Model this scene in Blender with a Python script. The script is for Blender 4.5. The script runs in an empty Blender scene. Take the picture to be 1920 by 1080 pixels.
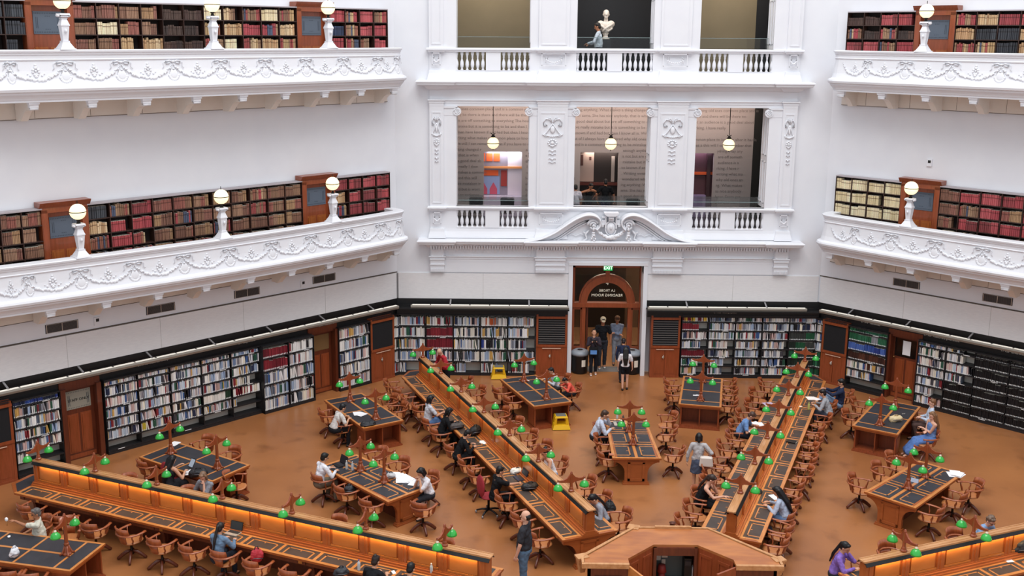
import bpy, math, random
from mathutils import Vector, Matrix
R_=random.Random(7)
C=bpy.context.scene.collection
# ---------------------------------------------------------------- camera
A=17.37; T8=math.tan(math.radians(22.5)); S=A*T8; WD=2*S
CAM=Vector((-3.3907,-18.0075,11.5365)); YAW=-0.0133; PIT=0.2061; ROL=0.0060; FPX=1994.5651; PX=927.5782; PY=482.312
def cam_axes():
    cy,sy=math.cos(YAW),math.sin(YAW)
    h=Vector((sy,cy,0)); r=Vector((cy,-sy,0))
    fwd=h*math.cos(PIT)+Vector((0,0,-math.sin(PIT))); up=r.cross(fwd)
    c,s=math.cos(ROL),math.sin(ROL)
    return fwd, c*r+s*up, -s*r+c*up
FW,RT,UP=cam_axes()
def at(x,y,z=0.0):
    "point of the plane at height z seen at this pixel of the 1920x1080 photograph"
    d=FW+RT*((x-PX)/FPX)+UP*((PY-y)/FPX); t=(z-CAM.z)/d.z
    return CAM+t*d
def proj(P):
    d=Vector(P)-CAM; z=d.dot(FW)
    return PX+FPX*d.dot(RT)/z, PY-FPX*d.dot(UP)/z, z
cd=bpy.data.cameras.new('camera'); co=bpy.data.objects.new('camera',cd); C.objects.link(co)
M=Matrix((RT,UP,-FW)).transposed().to_4x4(); M.translation=CAM; co.matrix_world=M
cd.sensor_width=36; cd.lens=FPX*36/1920; cd.shift_x=(960-PX)/1920; cd.shift_y=-(540-PY)/1920; cd.clip_end=200
bpy.context.scene.camera=co
# ---------------------------------------------------------------- light
W=bpy.data.worlds.new('sky'); bpy.context.scene.world=W; W.use_nodes=True
bg=W.node_tree.nodes['Background']; bg.inputs[0].default_value=(.9,.945,1,1); bg.inputs[1].default_value=0.78
def area(name,loc,rot,sx,sy,power,col=(1,1,1),parent=None):
    l=bpy.data.lights.new(name,'AREA'); l.shape='RECTANGLE'; l.size=sx; l.size_y=sy; l.energy=power; l.color=col
    o=bpy.data.objects.new(name,l); C.objects.link(o); o.location=loc; o.rotation_euler=rot
    if parent: o.parent=parent
    return o
area('dome_skylight',(0,-1,33),(0,0,0),24,24,8300,(1,.985,.97))
vs=bpy.context.scene.view_settings; vs.view_transform='Standard'; vs.look='None'; vs.exposure=0.17; vs.gamma=1; vs.use_curve_mapping=False
# ---------------------------------------------------------------- helpers
def lin(c):
    if isinstance(c,str):
        c=[int(c[i:i+2],16)/255 for i in (0,2,4)]
    return tuple((x/12.92 if x<=.04045 else ((x+.055)/1.055)**2.4) for x in c[:3])+(1,)
_m={}
def mat(name,col,rough=.6,metal=0,spec=.5,var=None,scale=4,stretch=(1,1,1),emit=0,ecol=None,bump=0,alpha=None,trans=0,coat=0):
    if name in _m: return _m[name]
    m=bpy.data.materials.new(name); m.use_nodes=True; nt=m.node_tree; b=nt.nodes['Principled BSDF']
    b.inputs['Base Color'].default_value=lin(col); b.inputs['Roughness'].default_value=rough; b.inputs['Metallic'].default_value=metal
    b.inputs['Specular IOR Level'].default_value=spec; b.inputs['Coat Weight'].default_value=coat
    if trans: b.inputs['Transmission Weight'].default_value=trans
    if alpha is not None: b.inputs['Alpha'].default_value=alpha
    if emit:
        b.inputs['Emission Color'].default_value=lin(ecol or col); b.inputs['Emission Strength'].default_value=emit
    if var:
        tc=nt.nodes.new('ShaderNodeTexCoord'); mp=nt.nodes.new('ShaderNodeMapping'); mp.inputs['Scale'].default_value=stretch
        n=nt.nodes.new('ShaderNodeTexNoise'); n.inputs['Scale'].default_value=scale; n.inputs['Detail'].default_value=5
        r=nt.nodes.new('ShaderNodeValToRGB'); r.color_ramp.elements[0].position=.32; r.color_ramp.elements[1].position=.68
        r.color_ramp.elements[0].color=lin(var); r.color_ramp.elements[1].color=lin(col)
        nt.links.new(tc.outputs['Object'],mp.inputs[0]); nt.links.new(mp.outputs[0],n.inputs['Vector']); nt.links.new(n.outputs['Fac'],r.inputs[0]); nt.links.new(r.outputs[0],b.inputs['Base Color'])
        if bump:
            bp=nt.nodes.new('ShaderNodeBump'); bp.inputs['Strength'].default_value=bump; bp.inputs['Distance'].default_value=.01
            nt.links.new(n.outputs['Fac'],bp.inputs['Height']); nt.links.new(bp.outputs[0],b.inputs['Normal'])
    _m[name]=m; return m
white=mat('white_plaster','e4e6eb',.55,var='e0e2e8',scale=1.5)
cream=mat('shade_tinted_plaster','e6dfd6',.6,var='e0d8ce',scale=2)  # white plaster with the warm shade under the balconies put into its colour
panelw=mat('pale_wall_panel','e4e3e4',.5,var='dddcde',scale=6,stretch=(1,1,6))
black=mat('black_paint','0c0c0e',.45)
blackf=mat('black_felt','141417',.9)
dgrey=mat('dark_grey_metal','35353a',.4,metal=.3)
grey=mat('grey_metal','9b9a9c',.35,metal=.5)
silver=mat('silver_trim','d8d2c8',.3,metal=.6)
woodA=mat('mahogany','96492a',.35,var='83401f',scale=3,stretch=(6,6,.8),coat=.25)
woodD=mat('dark_mahogany','6a321c',.38,var='572717',scale=3,stretch=(6,6,.8),coat=.2)
woodM=mat('polished_desk_wood','a75a2c',.33,var='985024',scale=2.5,stretch=(1,5,5),coat=.3)
woodV=mat('divider_wood','ad5f2e',.35,var='a25628',scale=2,stretch=(4,.5,4),coat=.25)
woodH=mat('chair_wood','a55a32',.33,var='8d4726',scale=3,stretch=(6,6,1),coat=.35)
woodL=mat('light_trim_wood','cf8a4c',.35,var='bb7336',scale=3,stretch=(5,1,5),coat=.25)
woodC=mat('cap_wood','c79466',.35,var='b07a4a',scale=2,stretch=(6,1,6),coat=.2)
woodS=mat('worn_seat_wood','c27e4c',.4,var='ac6a3c',scale=3,stretch=(5,1,5),coat=.25)
woodT=mat('counter_top_wood','b8743e',.35,var='9a5a34',scale=1.6,stretch=(1,3,1),coat=.2)
leather=mat('black_leather','34353c',.45,var='2d2e34',scale=5)
leatherB=mat('brown_leather','443a36',.45,var='3c332f',scale=5)
iron=mat('black_iron','15120f',.45,metal=.4)
brass=mat('brass','c9a566',.3,metal=.9)
gshade=mat('green_glass_shade','23a03a',.2,spec=.6,coat=.4,emit=.08,ecol='2fd046')
capw=mat('lamp_cap_highlight','f0e6cf',.4)  # brass cap coloured pale to carry its white highlight
globe=mat('lit_globe','fff0cf',.3,emit=.95,ecol='ffe9b4')
yellow=mat('yellow_plastic','e8b81c',.4)
glass=mat('pane_glass','c8d4d8',.05,trans=1,alpha=.25)
paper=mat('paper','f3f3f5',.6)
pages=mat('book_pages','e9e2d2',.8)
lab=mat('spine_sticker','f4f4f2',.6)
shelfgrey=mat('grey_shelf_metal','56575a',.5)
backp=mat('pale_back_panel','d6d2c8',.6)
class MB:
    def __init__(s): s.v=[];s.f=[];s.mi=[];s.M=Matrix.Identity(4);s.uv=[];s.sm=[]
    def add(s,vs,fs,mi=0,sm=False):
        n=len(s.v); M=s.M
        s.v+= [M@Vector(p) for p in vs]; s.f+=[[i+n for i in f] for f in fs]; s.mi+=[mi]*len(fs); s.sm+=[sm]*len(fs); return s
    def box(s,x0,x1,y0,y1,z0,z1,mi=0):
        return s.add([(x0,y0,z0),(x1,y0,z0),(x1,y1,z0),(x0,y1,z0),(x0,y0,z1),(x1,y0,z1),(x1,y1,z1),(x0,y1,z1)],
          [(0,3,2,1),(4,5,6,7),(0,1,5,4),(1,2,6,5),(2,3,7,6),(3,0,4,7)],mi)
    def cb(s,c,d,mi=0): return s.box(c[0]-d[0]/2,c[0]+d[0]/2,c[1]-d[1]/2,c[1]+d[1]/2,c[2]-d[2]/2,c[2]+d[2]/2,mi)
    def prism(s,poly,a0,a1,axis='z',mi=0):
        n=len(poly)
        def P(p,a): return (p[0],p[1],a) if axis=='z' else ((p[0],a,p[1]) if axis=='y' else (a,p[0],p[1]))
        ar=sum(poly[i][0]*poly[(i+1)%n][1]-poly[(i+1)%n][0]*poly[i][1] for i in range(n))
        if (ar<0)!=(axis=='y'): poly=poly[::-1]
        if a0>a1: a0,a1=a1,a0
        vs=[P(p,a0) for p in poly]+[P(p,a1) for p in poly]
        return s.add(vs,[list(range(n))[::-1],list(range(n,2*n))]+[(i,(i+1)%n,n+(i+1)%n,n+i) for i in range(n)],mi)
    def frustum(s,c,r0,r1,z0,z1,mi=0):
        a,b=r0; p,q=r1
        return s.add([(c[0]-a,c[1]-b,z0),(c[0]+a,c[1]-b,z0),(c[0]+a,c[1]+b,z0),(c[0]-a,c[1]+b,z0),(c[0]-p,c[1]-q,z1),(c[0]+p,c[1]-q,z1),(c[0]+p,c[1]+q,z1),(c[0]-p,c[1]+q,z1)],
          [(0,3,2,1),(4,5,6,7),(0,1,5,4),(1,2,6,5),(2,3,7,6),(3,0,4,7)],mi)
    def lathe(s,prof,c=(0,0,0),seg=14,mi=0,sm=True):
        vs=[];n=len(prof)
        for r,z in prof:
            for k in range(seg):
                a=2*math.pi*k/seg; vs.append((c[0]+r*math.cos(a),c[1]+r*math.sin(a),c[2]+z))
        fs=[(i*seg+k,i*seg+(k+1)%seg,(i+1)*seg+(k+1)%seg,(i+1)*seg+k) for i in range(n-1) for k in range(seg)]
        fs+=[list(range(seg))[::-1],[(n-1)*seg+k for k in range(seg)]]
        return s.add(vs,fs,mi,sm)
    def sph(s,c,r,seg=12,mi=0,M=None):
        if not hasattr(r,'__len__'): r=(r,r,r)
        vs=[];fs=[];rg=seg//2+1
        for i in range(rg+1):
            th=math.pi*i/rg
            for k in range(seg):
                a=2*math.pi*k/seg; p=Vector((r[0]*math.sin(th)*math.cos(a),r[1]*math.sin(th)*math.sin(a),-r[2]*math.cos(th)))
                if M: p=M@p
                vs.append(Vector(c)+p)
        fs=[(i*seg+k,i*seg+(k+1)%seg,(i+1)*seg+(k+1)%seg,(i+1)*seg+k) for i in range(rg) for k in range(seg)]
        return s.add(vs,fs,mi,True)
    def tube(s,pts,rad,seg=8,mi=0,flat=None,sm=True):
        pts=[Vector(p) for p in pts]; n=len(pts)
        if not hasattr(rad,'__len__'): rad=[rad]*n
        up=Vector((0,0,1)); vs=[]
        for i,p in enumerate(pts):
            t=(pts[min(i+1,n-1)]-pts[max(i-1,0)]).normalized()
            a=t.cross(up)
            if a.length<.05: a=t.cross(Vector((0,1,0)))
            a.normalize(); b=a.cross(t).normalized()
            fa,fb=(flat or (1,1))
            for k in range(seg):
                an=2*math.pi*(k+.5)/seg; vs.append(p+a*(rad[i]*fa*math.cos(an))+b*(rad[i]*fb*math.sin(an)))
        fs=[(i*seg+k,(i+1)*seg+k,(i+1)*seg+(k+1)%seg,i*seg+(k+1)%seg) for i in range(n-1) for k in range(seg)]
        fs+=[list(range(seg)),[(n-1)*seg+k for k in range(seg)][::-1]]
        return s.add(vs,fs,mi,sm)
    def cap(s,p0,r0,p1,r1,seg=10,mi=0):
        p0=Vector(p0);p1=Vector(p1); d=p1-p0; L=d.length; t=d/L if L>1e-6 else Vector((0,0,1))
        pts=[];rr=[]
        for a in (-85,-60,-30,0): pts.append(p0+t*(r0*math.sin(math.radians(a)))); rr.append(r0*math.cos(math.radians(a)))
        for a in (0,30,60,85): pts.append(p1+t*(r1*math.sin(math.radians(a)))); rr.append(r1*math.cos(math.radians(a)))
        return s.tube(pts,rr,seg,mi)
    def sweep(s,frames,prof,mi=0,closed=True,sm=False):
        # frames: (origin, outdir) ; prof: (do,dz)
        n=len(prof); vs=[]
        for o,nn in frames:
            for a,b in prof: vs.append(Vector(o)+Vector(nn)*a+Vector((0,0,b)))
        k=len(frames); fs=[]
        for i in range(k-1):
            for j in range(n if closed else n-1):
                fs.append((i*n+j,i*n+(j+1)%n,(i+1)*n+(j+1)%n,(i+1)*n+j))
        if closed: fs+=[list(range(n))[::-1],[(k-1)*n+j for j in range(n)]]
        return s.add(vs,fs,mi,sm)
    def build(s,name,mats,parent=None,fix=False,link=True):
        me=bpy.data.meshes.new(name); me.from_pydata([tuple(p) for p in s.v],[],s.f)
        if not isinstance(mats,(list,tuple)): mats=[mats]
        for m in mats: me.materials.append(m)
        me.polygons.foreach_set('material_index',s.mi); me.polygons.foreach_set('use_smooth',s.sm); me.update()
        if fix:
            import bmesh
            b=bmesh.new(); b.from_mesh(me); bmesh.ops.recalc_face_normals(b,faces=b.faces); b.to_mesh(me); b.free()
        o=bpy.data.objects.new(name,me)
        if link: C.objects.link(o)
        if parent: o.parent=parent
        return o
def tag(o,label,cat,group=None,kind=None):
    if label: o['label']=label
    if cat: o['category']=cat
    if group: o['group']=group
    if kind: o['kind']=kind
    return o
def thing(name,label,cat,loc=(0,0,0),rz=0,group=None,kind=None,M=None):
    o=bpy.data.objects.new(name,None); C.objects.link(o); o.empty_display_size=.1
    if M is not None: o.matrix_world=M
    else: o.location=loc; o.rotation_euler=(0,0,rz)
    return tag(o,label,cat,group,kind)
def dup(root,loc=None,rz=None,label=None,group=None,M=None):
    r=root.copy(); C.objects.link(r)
    if M is not None: r.matrix_world=M
    else:
        r.location=loc; r.rotation_euler=(0,0,rz)
    if label: r['label']=label
    if group: r['group']=group
    for ch in list(root.children):
        c=ch.copy(); C.objects.link(c); c.parent=r
        for g in list(ch.children):
            d=g.copy(); C.objects.link(d); d.parent=c
    return r
ORD='first second third fourth fifth sixth seventh eighth ninth tenth eleventh twelfth thirteenth fourteenth fifteenth sixteenth seventeenth eighteenth nineteenth twentieth'.split()
def ordn(i):
    if i<20: return ORD[i]
    t=['twenty','thirty','forty','fifty','sixty','seventy'][(i+1)//10-2]
    return (t[:-1]+'ieth') if (i+1)%10==0 else t+'-'+ORD[(i+1)%10-1]
def rad(ang,u,v,z=0):
    a=math.radians(ang); return Vector((u*math.sin(a)+v*math.cos(a),u*math.cos(a)-v*math.sin(a),z))
def uv_of(P,ang):
    a=math.radians(ang); return P[0]*math.sin(a)+P[1]*math.cos(a),P[0]*math.cos(a)-P[1]*math.sin(a)
def wallM(side):
    "local x runs leftwards along the wall as seen from the room, y inwards, z up; origin at the right-hand corner"
    ang={'front':0,'left':-45,'right':45,'far_left':-90,'far_right':90}[side]
    a=math.radians(ang)
    out=Vector((math.sin(a),math.cos(a),0)); X=Vector((-math.cos(a),math.sin(a),0))
    o=out*A-X*S
    m=Matrix((X,-out,Vector((0,0,1)))).transposed().to_4x4(); m.translation=o
    return m
WM={k:wallM(k) for k in ('front','left','right','far_left','far_right')}
def text(body,size,loc,parent,m,rot=(math.pi/2,0,math.pi),name='lettering',ext=.003,align='CENTER'):
    cu=bpy.data.curves.new(name,'FONT'); cu.body=body; cu.size=size; cu.extrude=ext; cu.align_x=align; cu.align_y='CENTER'; cu.resolution_u=2
    c0=bpy.data.objects.new(name,cu); me=bpy.data.meshes.new_from_object(c0); bpy.data.objects.remove(c0); me.name=name
    o=bpy.data.objects.new(name,me); C.objects.link(o); o.location=loc; o.rotation_euler=rot; me.materials.clear(); me.materials.append(m)
    if parent: o.parent=parent
    return o
# ================================================================ setting
def floor_mat():
    m=bpy.data.materials.new('brown_floor'); m.use_nodes=True; nt=m.node_tree; b=nt.nodes['Principled BSDF']
    tc=nt.nodes.new('ShaderNodeTexCoord')
    n=nt.nodes.new('ShaderNodeTexNoise'); n.inputs['Scale'].default_value=.35; n.inputs['Detail'].default_value=6
    n2=nt.nodes.new('ShaderNodeTexNoise'); n2.inputs['Scale'].default_value=9; n2.inputs['Detail'].default_value=4
    nt.links.new(tc.outputs['Object'],n.inputs['Vector']); nt.links.new(tc.outputs['Object'],n2.inputs['Vector'])
    r=nt.nodes.new('ShaderNodeValToRGB'); r.color_ramp.elements[0].position=.3; r.color_ramp.elements[1].position=.7
    r.color_ramp.elements[0].color=lin('965f38'); r.color_ramp.elements[1].color=lin('b27647')
    nt.links.new(n.outputs['Fac'],r.inputs[0])
    mx=nt.nodes.new('ShaderNodeMixRGB'); mx.blend_type='MULTIPLY'; mx.inputs[0].default_value=.25
    r2=nt.nodes.new('ShaderNodeValToRGB'); r2.color_ramp.elements[0].color=(.75,.75,.75,1); r2.color_ramp.elements[1].color=(1,1,1,1)
    nt.links.new(n2.outputs['Fac'],r2.inputs[0]); nt.links.new(r.outputs[0],mx.inputs[1]); nt.links.new(r2.outputs[0],mx.inputs[2])
    n3=nt.nodes.new('ShaderNodeTexNoise'); n3.inputs['Scale'].default_value=1.3; n3.inputs['Detail'].default_value=8; nt.links.new(tc.outputs['Object'],n3.inputs['Vector'])
    r3=nt.nodes.new('ShaderNodeValToRGB'); r3.color_ramp.elements[0].position=.56; r3.color_ramp.elements[0].color=(1,1,1,1); r3.color_ramp.elements[1].position=.74; r3.color_ramp.elements[1].color=(.55,.5,.48,1); nt.links.new(n3.outputs['Fac'],r3.inputs[0])
    m3=nt.nodes.new('ShaderNodeMixRGB'); m3.blend_type='MULTIPLY'; m3.inputs[0].default_value=.7; nt.links.new(mx.outputs[0],m3.inputs[1]); nt.links.new(r3.outputs[0],m3.inputs[2]); mx=m3
    nt.links.new(mx.outputs[0],b.inputs['Base Color'])
    b.inputs['Roughness'].default_value=.3; b.inputs['Specular IOR Level'].default_value=.5
    return m
def oct_poly(r):
    R=r/math.cos(math.radians(22.5)); return [(R*math.sin(math.radians(22.5+45*k)),R*math.cos(math.radians(22.5+45*k))) for k in range(8)]
m=MB(); m.prism(oct_poly(A+.35),-.3,0); o=m.build('floor',floor_mat()); tag(o,None,None,kind='structure')
m=MB(); m.box(-1.25,1.25,A+.36,A+.95,-.3,.002); o=m.build('floor',mat('grey_mat','6a6664',.8)); tag(o,None,None,kind='structure')
m=MB(); m.box(-3.5,3.5,A+.95,A+7,-.3,.001); o=m.build('floor',mat('corridor_floor','a87c58',.35)); tag(o,None,None,kind='structure')
ZT=16.5
def strct(name,mb,mats,M=None,fix=False):
    o=mb.build(name,mats,fix=fix)
    if M is not None: o.matrix_world=M
    tag(o,None,None,kind='structure'); return o
LV=5.22 # storey height
# side walls: masonry above the shelving, solid behind it
for sd in ('left','right','far_left','far_right'):
    m=MB()
    m.box(0,WD,-.35,0,3.62,ZT); m.box(0,WD,-.6,-.45,0,2.7); m.box(0,WD,-.45,0,2.69,3.62)
    strct('wall_'+sd,m,white if sd in('left','right') else white,WM[sd])
    m=MB(); m.box(0.05,WD-.05,0,.04,2.69,3.58)
    for x in (3.0,6.0,8.7,11.4): m.box(x-.006,x+.006,.035,.0425,2.69,3.58,1)
    strct('trim_1',m,[panelw,mat('panel_joint','b9b7b6',.7)],WM[sd])
    m=MB(); m.box(0,WD,0,.02,3.585,3.618); strct('trim_2',m,mat('shadow_gap','5a5048',.8),WM[sd])
    m=MB(); m.box(0,WD,-.45,.03,2.5,2.69); m.box(0,WD,.03,.06,2.12,2.5)
    strct('trim_3',m,black,WM[sd])
    # band under the balconies, its beige standing in for warm shade
    for k in (0,1):
        m=MB(); m.box(.35,WD-.35,0,.06,4.16+LV*k,4.7+LV*k)
        m.box(.35,WD-.35,.0,.065,4.145+LV*k,4.16+LV*k,1)
        for x in [1.6+1.45*j for j in range(9)]: m.box(x-.004,x+.004,.055,.064,4.17+LV*k,4.6+LV*k,1)
        strct('trim_4',m,[cream,mat('thin_dark_line','6b5d50',.8)],WM[sd])
    m=MB(); m.box(-.035,.035,0,.05,2.7,3.56); strct('trim_5',m,grey,WM[sd])
# light rails over the shelving
def light_rail(side,x0,x1,zr=2.52,off=.42,label=''):
    t=thing('light_rail',label,'light rail',M=WM[side]@Matrix.Translation((x0,0,zr)))
    L=x1-x0
    m=MB(); m.prism([(off-.09,-.08),(off+.03,-.08),(off+.05,-.02),(off+.03,.03),(off-.09,.03)],0,L,'x'); m.build('rail_housing',mat('rail_housing','8d867c',.4,metal=.3),t)
    m=MB(); m.box(.05,L-.05,off-.075,off+.015,.03,.042); m.build('tube_cover',mat('tube_cover','f1ece0',.3,emit=.35),t)
    m=MB()
    k=max(2,int(L/1.9))
    for i in range(k):
        x=(i+.5)*L/k; m.prism([(.03,.13),(off-.02,.02),(off-.02,.045),(.03,.155)],x-.025,x+.025,'x')
    m.build('bracket',grey,t)
    m=MB()
    n=int(L/.62)
    for i in range(1,n): m.box(i*L/n-.02,i*L/n+.02,off-.08,off+.02,.042,.05)
    m.build('joint_clip',dgrey,t)
    return t
light_rail('left',.3,WD-.3,label='long silver light rail above the left wall bookshelves')
light_rail('right',.3,WD-.3,label='long silver light rail above the right wall bookshelves')
light_rail('front',.5,S-1.34,label='silver light rail above the shelves right of the doorway')
light_rail('front',S+1.34,WD-.5,label='silver light rail above the shelves left of the doorway')
# vents and sensors
def vent(side,x,label):
    t=thing('air_vent',label,'vent',M=WM[side]@Matrix.Translation((x,0,3.84)),group='dark vents in the warm wall band')
    m=MB(); m.box(-.44,.44,.0,.015,-.12,.12); m.build('vent_back',dgrey,t)
    m=MB(); 
    for a,b in ((-.42,-.405),(-.007,.007),(.405,.42)): m.box(a,b,.015,.03,-.11,.11)
    m.box(-.42,.42,.015,.024,.108,.114); m.box(-.42,.42,.015,.024,-.114,-.108)
    m.build('vent_frame',silver,t)
    m=MB()
    for i in range(35):
        x0=-.4+i*.0225; m.prism([(x0,-.1),(x0+.008,-.1),(x0+.03,.1),(x0+.022,.1)],.015,.022,'y')
    m.build('vent_slat',mat('vent_slat','5b544f',.6),t)
for i,tt in enumerate((3.0,5.83,8.64,11.47)):
    vent('left',tt,'dark twin wall vent under the lower left balcony, %s from the corner'%ORD[i])
    vent('right',WD-tt,'dark twin wall vent under the lower right balcony, %s from the corner'%ORD[i])
for side,x,z,l in (('left',10.52,3.82,'small white wall sensor between the two outer left vents'),('left',3.83,3.8,'small white wall sensor beside the vent nearest the left corner'),('right',WD-3.4,7.75,'small white wall sensor high between the right balconies')):
    t=thing('wall_sensor',l,'sensor',M=WM[side]@Matrix.Translation((x,0,z)))
    m=MB(); m.box(-.085,.085,0,.05,-.11,.11); m.build('sensor_case',white,t)
    m=MB(); m.box(-.05,.035,.05,.056,-.01,.075); m.build('sensor_window',black,t)
# ---------------------------------------------------------------- front wall and facade
F='front'
def fx(x): return S-x   # world x -> local x of the front wall
m=MB()
m.box(fx(S),fx(6.03),-.3,0,3.62,ZT); m.box(fx(-6.03),fx(-S),-.3,0,3.62,ZT)
m.box(fx(S),fx(1.2),-.6,-.45,0,2.7); m.box(fx(-1.2),fx(-S),-.6,-.45,0,2.7)
m.box(fx(S),fx(1.22),-.45,0,2.69,3.62); m.box(fx(-1.22),fx(-S),-.45,0,2.69,3.62)
PIL=[(-6.04,-5.57),(-2.47,-1.48),(1.48,2.47),(5.57,6.04)]
OPN=[(-5.15,-2.74),(-1.23,1.26),(2.76,5.14)]
# facade mass with openings
def band(x0,x1,z0,z1,y0=-.9,y1=.05,mi=0): m.box(fx(x1),fx(x0),y0,y1,z0,z1,mi)
band(-6.04,-1.2,3.62,5.17,-.3); band(1.2,6.04,3.62,5.17,-.3); band(-1.2,1.2,3.9,5.17,-.3)
for z0,z1 in ((5.9,9.23),(11.12,ZT)):
    e_=.03
    band(-6.04,OPN[0][0]-e_,z0,z1); band(OPN[0][1]+e_,OPN[1][0]-e_,z0,z1); band(OPN[1][1]+e_,OPN[2][0]-e_,z0,z1); band(OPN[2][1]+e_,6.04,z0,z1)
band(-6.04,6.04,9.23,10.39,-.3)
for z0 in (5.17,10.39):
    band(-6.04,OPN[0][0],z0,z0+.74,-.3); band(OPN[0][1],OPN[1][0],z0,z0+.74,-.3); band(OPN[1][1],OPN[2][0],z0,z0+.74,-.3); band(OPN[2][1],6.04,z0,z0+.74,-.3)
band(OPN[1][0],OPN[1][1],5.17,5.9,-.3)
strct('wall_front',m,white,WM[F])
m=MB(); m.box(fx(S)+.05,fx(1.34),0,.04,2.69,3.58); m.box(fx(-1.34),fx(-S)-.05,0,.04,2.69,3.58)
for x in (4.25,-4.25): m.box(fx(x)-.006,fx(x)+.006,.035,.0425,2.69,3.58,1)
strct('trim_6',m,[panelw,_m['panel_joint']],WM[F])
m=MB(); m.box(fx(S),fx(1.36),-.45,.05,2.5,2.69); m.box(fx(-1.36),fx(-S),-.45,.05,2.5,2.69); m.box(fx(S),fx(1.36),.05,.2,2.14,2.5); m.box(fx(-1.36),fx(-S),.05,.2,2.14,2.5)
m.box(fx(S),fx(1.32),.05,.5,2.4,2.44); m.box(fx(-1.32),fx(-S),.05,.5,2.4,2.44)
strct('trim_7',m,black,WM[F])
# cornices: mouldings stepping round the pilasters
def cornice(z,prof,name,mats,y0=.05,pj=.1,x0=-6.04,x1=6.04):
    xs=[]; 
    # plan outline from right (local x small) to left
    pts=[(fx(x1),y0)]
    out=[]
    segs=sorted(PIL,key=lambda p:-p[0])
    cur=fx(x1)
    plan=[]
    for a,b in segs:
        la,lb=fx(b),fx(a)
        if plan and plan[-1][0]<la-.001: plan+= [(la,y0)]
        elif not plan: pass
        if not plan: plan=[(la,-.05)]
        plan+=[(la,y0+pj),(lb,y0+pj)]
        if lb<fx(x0)-.01: plan+=[(lb,y0)]
    plan+=[(fx(x0),-.05)]
    P=[Vector((p[0],p[1],0)) for p in plan]
    fr=[]
    for i,p in enumerate(P):
        def nrm(a,b): d=(b-a).normalized(); return Vector((-d.y,d.x,0))
        if i==0: n=nrm(P[0],P[1]); 
        elif i==len(P)-1: n=nrm(P[-2],P[-1])
        else:
            n1=nrm(P[i-1],p); n2=nrm(p,P[i+1]); n=n1+n2; n=n/max(.3,n.dot(n1))
        fr.append((p+Vector((0,0,z)),n))
    m=MB(); m.sweep(fr,prof); return strct(name,m,mats,WM[F],fix=True)
big=[(-.2,0),(.38,0),(.42,-.03),(.42,-.06),(.39,-.07),(.37,-.14),(.33,-.16),(.14,-.2),(.12,-.24),(.05,-.3),(0,-.32),(-.2,-.32)]
cornice(4.80,big,'trim_8',white); cornice(10.08,big,'trim_9',white)
arch=[(-.1,0),(.05,0),(.06,-.03),(.02,-.05),(.02,-.12),(0.005,-.13),(.005,-.22),(-.1,-.22)]
cornice(9.45,arch,'trim_10',white); cornice(4.2,arch,'trim_11',white)
plinth=[(-.1,0),(.0,0),(.01,-.1),(.05,-.24),(.06,-.32),(-.1,-.32)]
cornice(5.14,plinth,'trim_12',white); cornice(10.40,plinth,'trim_13',white)
railp=[(-.12,0),(.06,0),(.09,-.03),(.09,-.07),(.05,-.09),(.03,-.14),(-.12,-.14)]
cornice(5.9,railp,'trim_14',white); cornice(11.12,railp,'trim_15',white)
def rails(z,openings):
    for a,b in openings:
        m=MB(); m.box(fx(b)-.05,fx(a)+.05,-.15,.1,z-.13,z); m.box(fx(b),fx(a),-.12,.06,z-.74,z-.72+.0)
        m.box(fx((a+b)/2+.24),fx((a+b)/2-.24),-.12,.07,z-.73,z-.13)
        strct('trim_16',m,white,WM[F])
rails(5.9,[OPN[0],OPN[2]]); rails(11.12,OPN)
# dentils
m=MB()
x=-6.0
while x<6.02:
    pj=.1 if any(a-.02<=x<=b+.02 for a,b in PIL) else 0
    m.box(fx(x)-.024,fx(x)+.024,.05+pj,.2+pj,4.46,4.57); x+=.09
strct('trim_17',m,white,WM[F])
# pilasters with recessed panels, drops and Ionic capitals
def relief_drop(m,cx,z,w):
    h_=max(w,.22)
    for sgn in (-1,1):
        m.tube([(cx+sgn*w*.05,.02,z),(cx+sgn*w*.35,.03,z+.12),(cx+sgn*w*.75,.02,z+.13),(cx+sgn*w,.02,z+.02),(cx+sgn*w*.95,.02,z-.1),(cx+sgn*w*.6,.02,z-.09),(cx+sgn*w*.75,.025,z-.01)],.018,5)
        m.tube([(cx+sgn*w*.1,.03,z+.05),(cx+sgn*w*.25,.03,z+.17),(cx+sgn*w*.5,.02,z+.16)],.016,5)
        m.tube([(cx,.02,z-.02),(cx+sgn*w*.3,.025,z-.16),(cx+sgn*w*.62,.02,z-.3),(cx+sgn*w*.9,.015,z-.4),(cx+sgn*w*1.1,.015,z-.38)],.017,5)
        m.tube([(cx+sgn*w*.4,.02,z-.42),(cx+sgn*w*.8,.02,z-.44),(cx+sgn*w*1.05,.015,z-.36)],.014,5)
    m.sph((cx,.02,z-.22),(.08*w/.3,.02,.12),8)
    for i in range(9): a=-1+i/4; m.sph((cx+a*w*.75,.015,z-.40-.05*(1-a*a)),.026,6)
    for i in range(10): a=i*math.pi/5; m.sph((cx+math.cos(a)*w*.42,.012,z-.66+math.sin(a)*.1),(.04,.018,.032),6)
    m.sph((cx,.025,z-.66),(w*.2,.03,.06),8); m.sph((cx,.02,z-.76),(w*.15,.02,.05),6)
    for dz,r in ((.93,.05),(1.05,.032),(1.2,.05),(1.32,.024)):
        m.sph((cx,.015,z-dz),(r*.7,.02,r*.7),7)
        for sg in (-1,1): m.tube([(cx+sg*r*.4,.012,z-dz),(cx+sg*w*.3,.015,z-dz+.045),(cx+sg*w*.38,.012,z-dz-.0)],.012,5)
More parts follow.
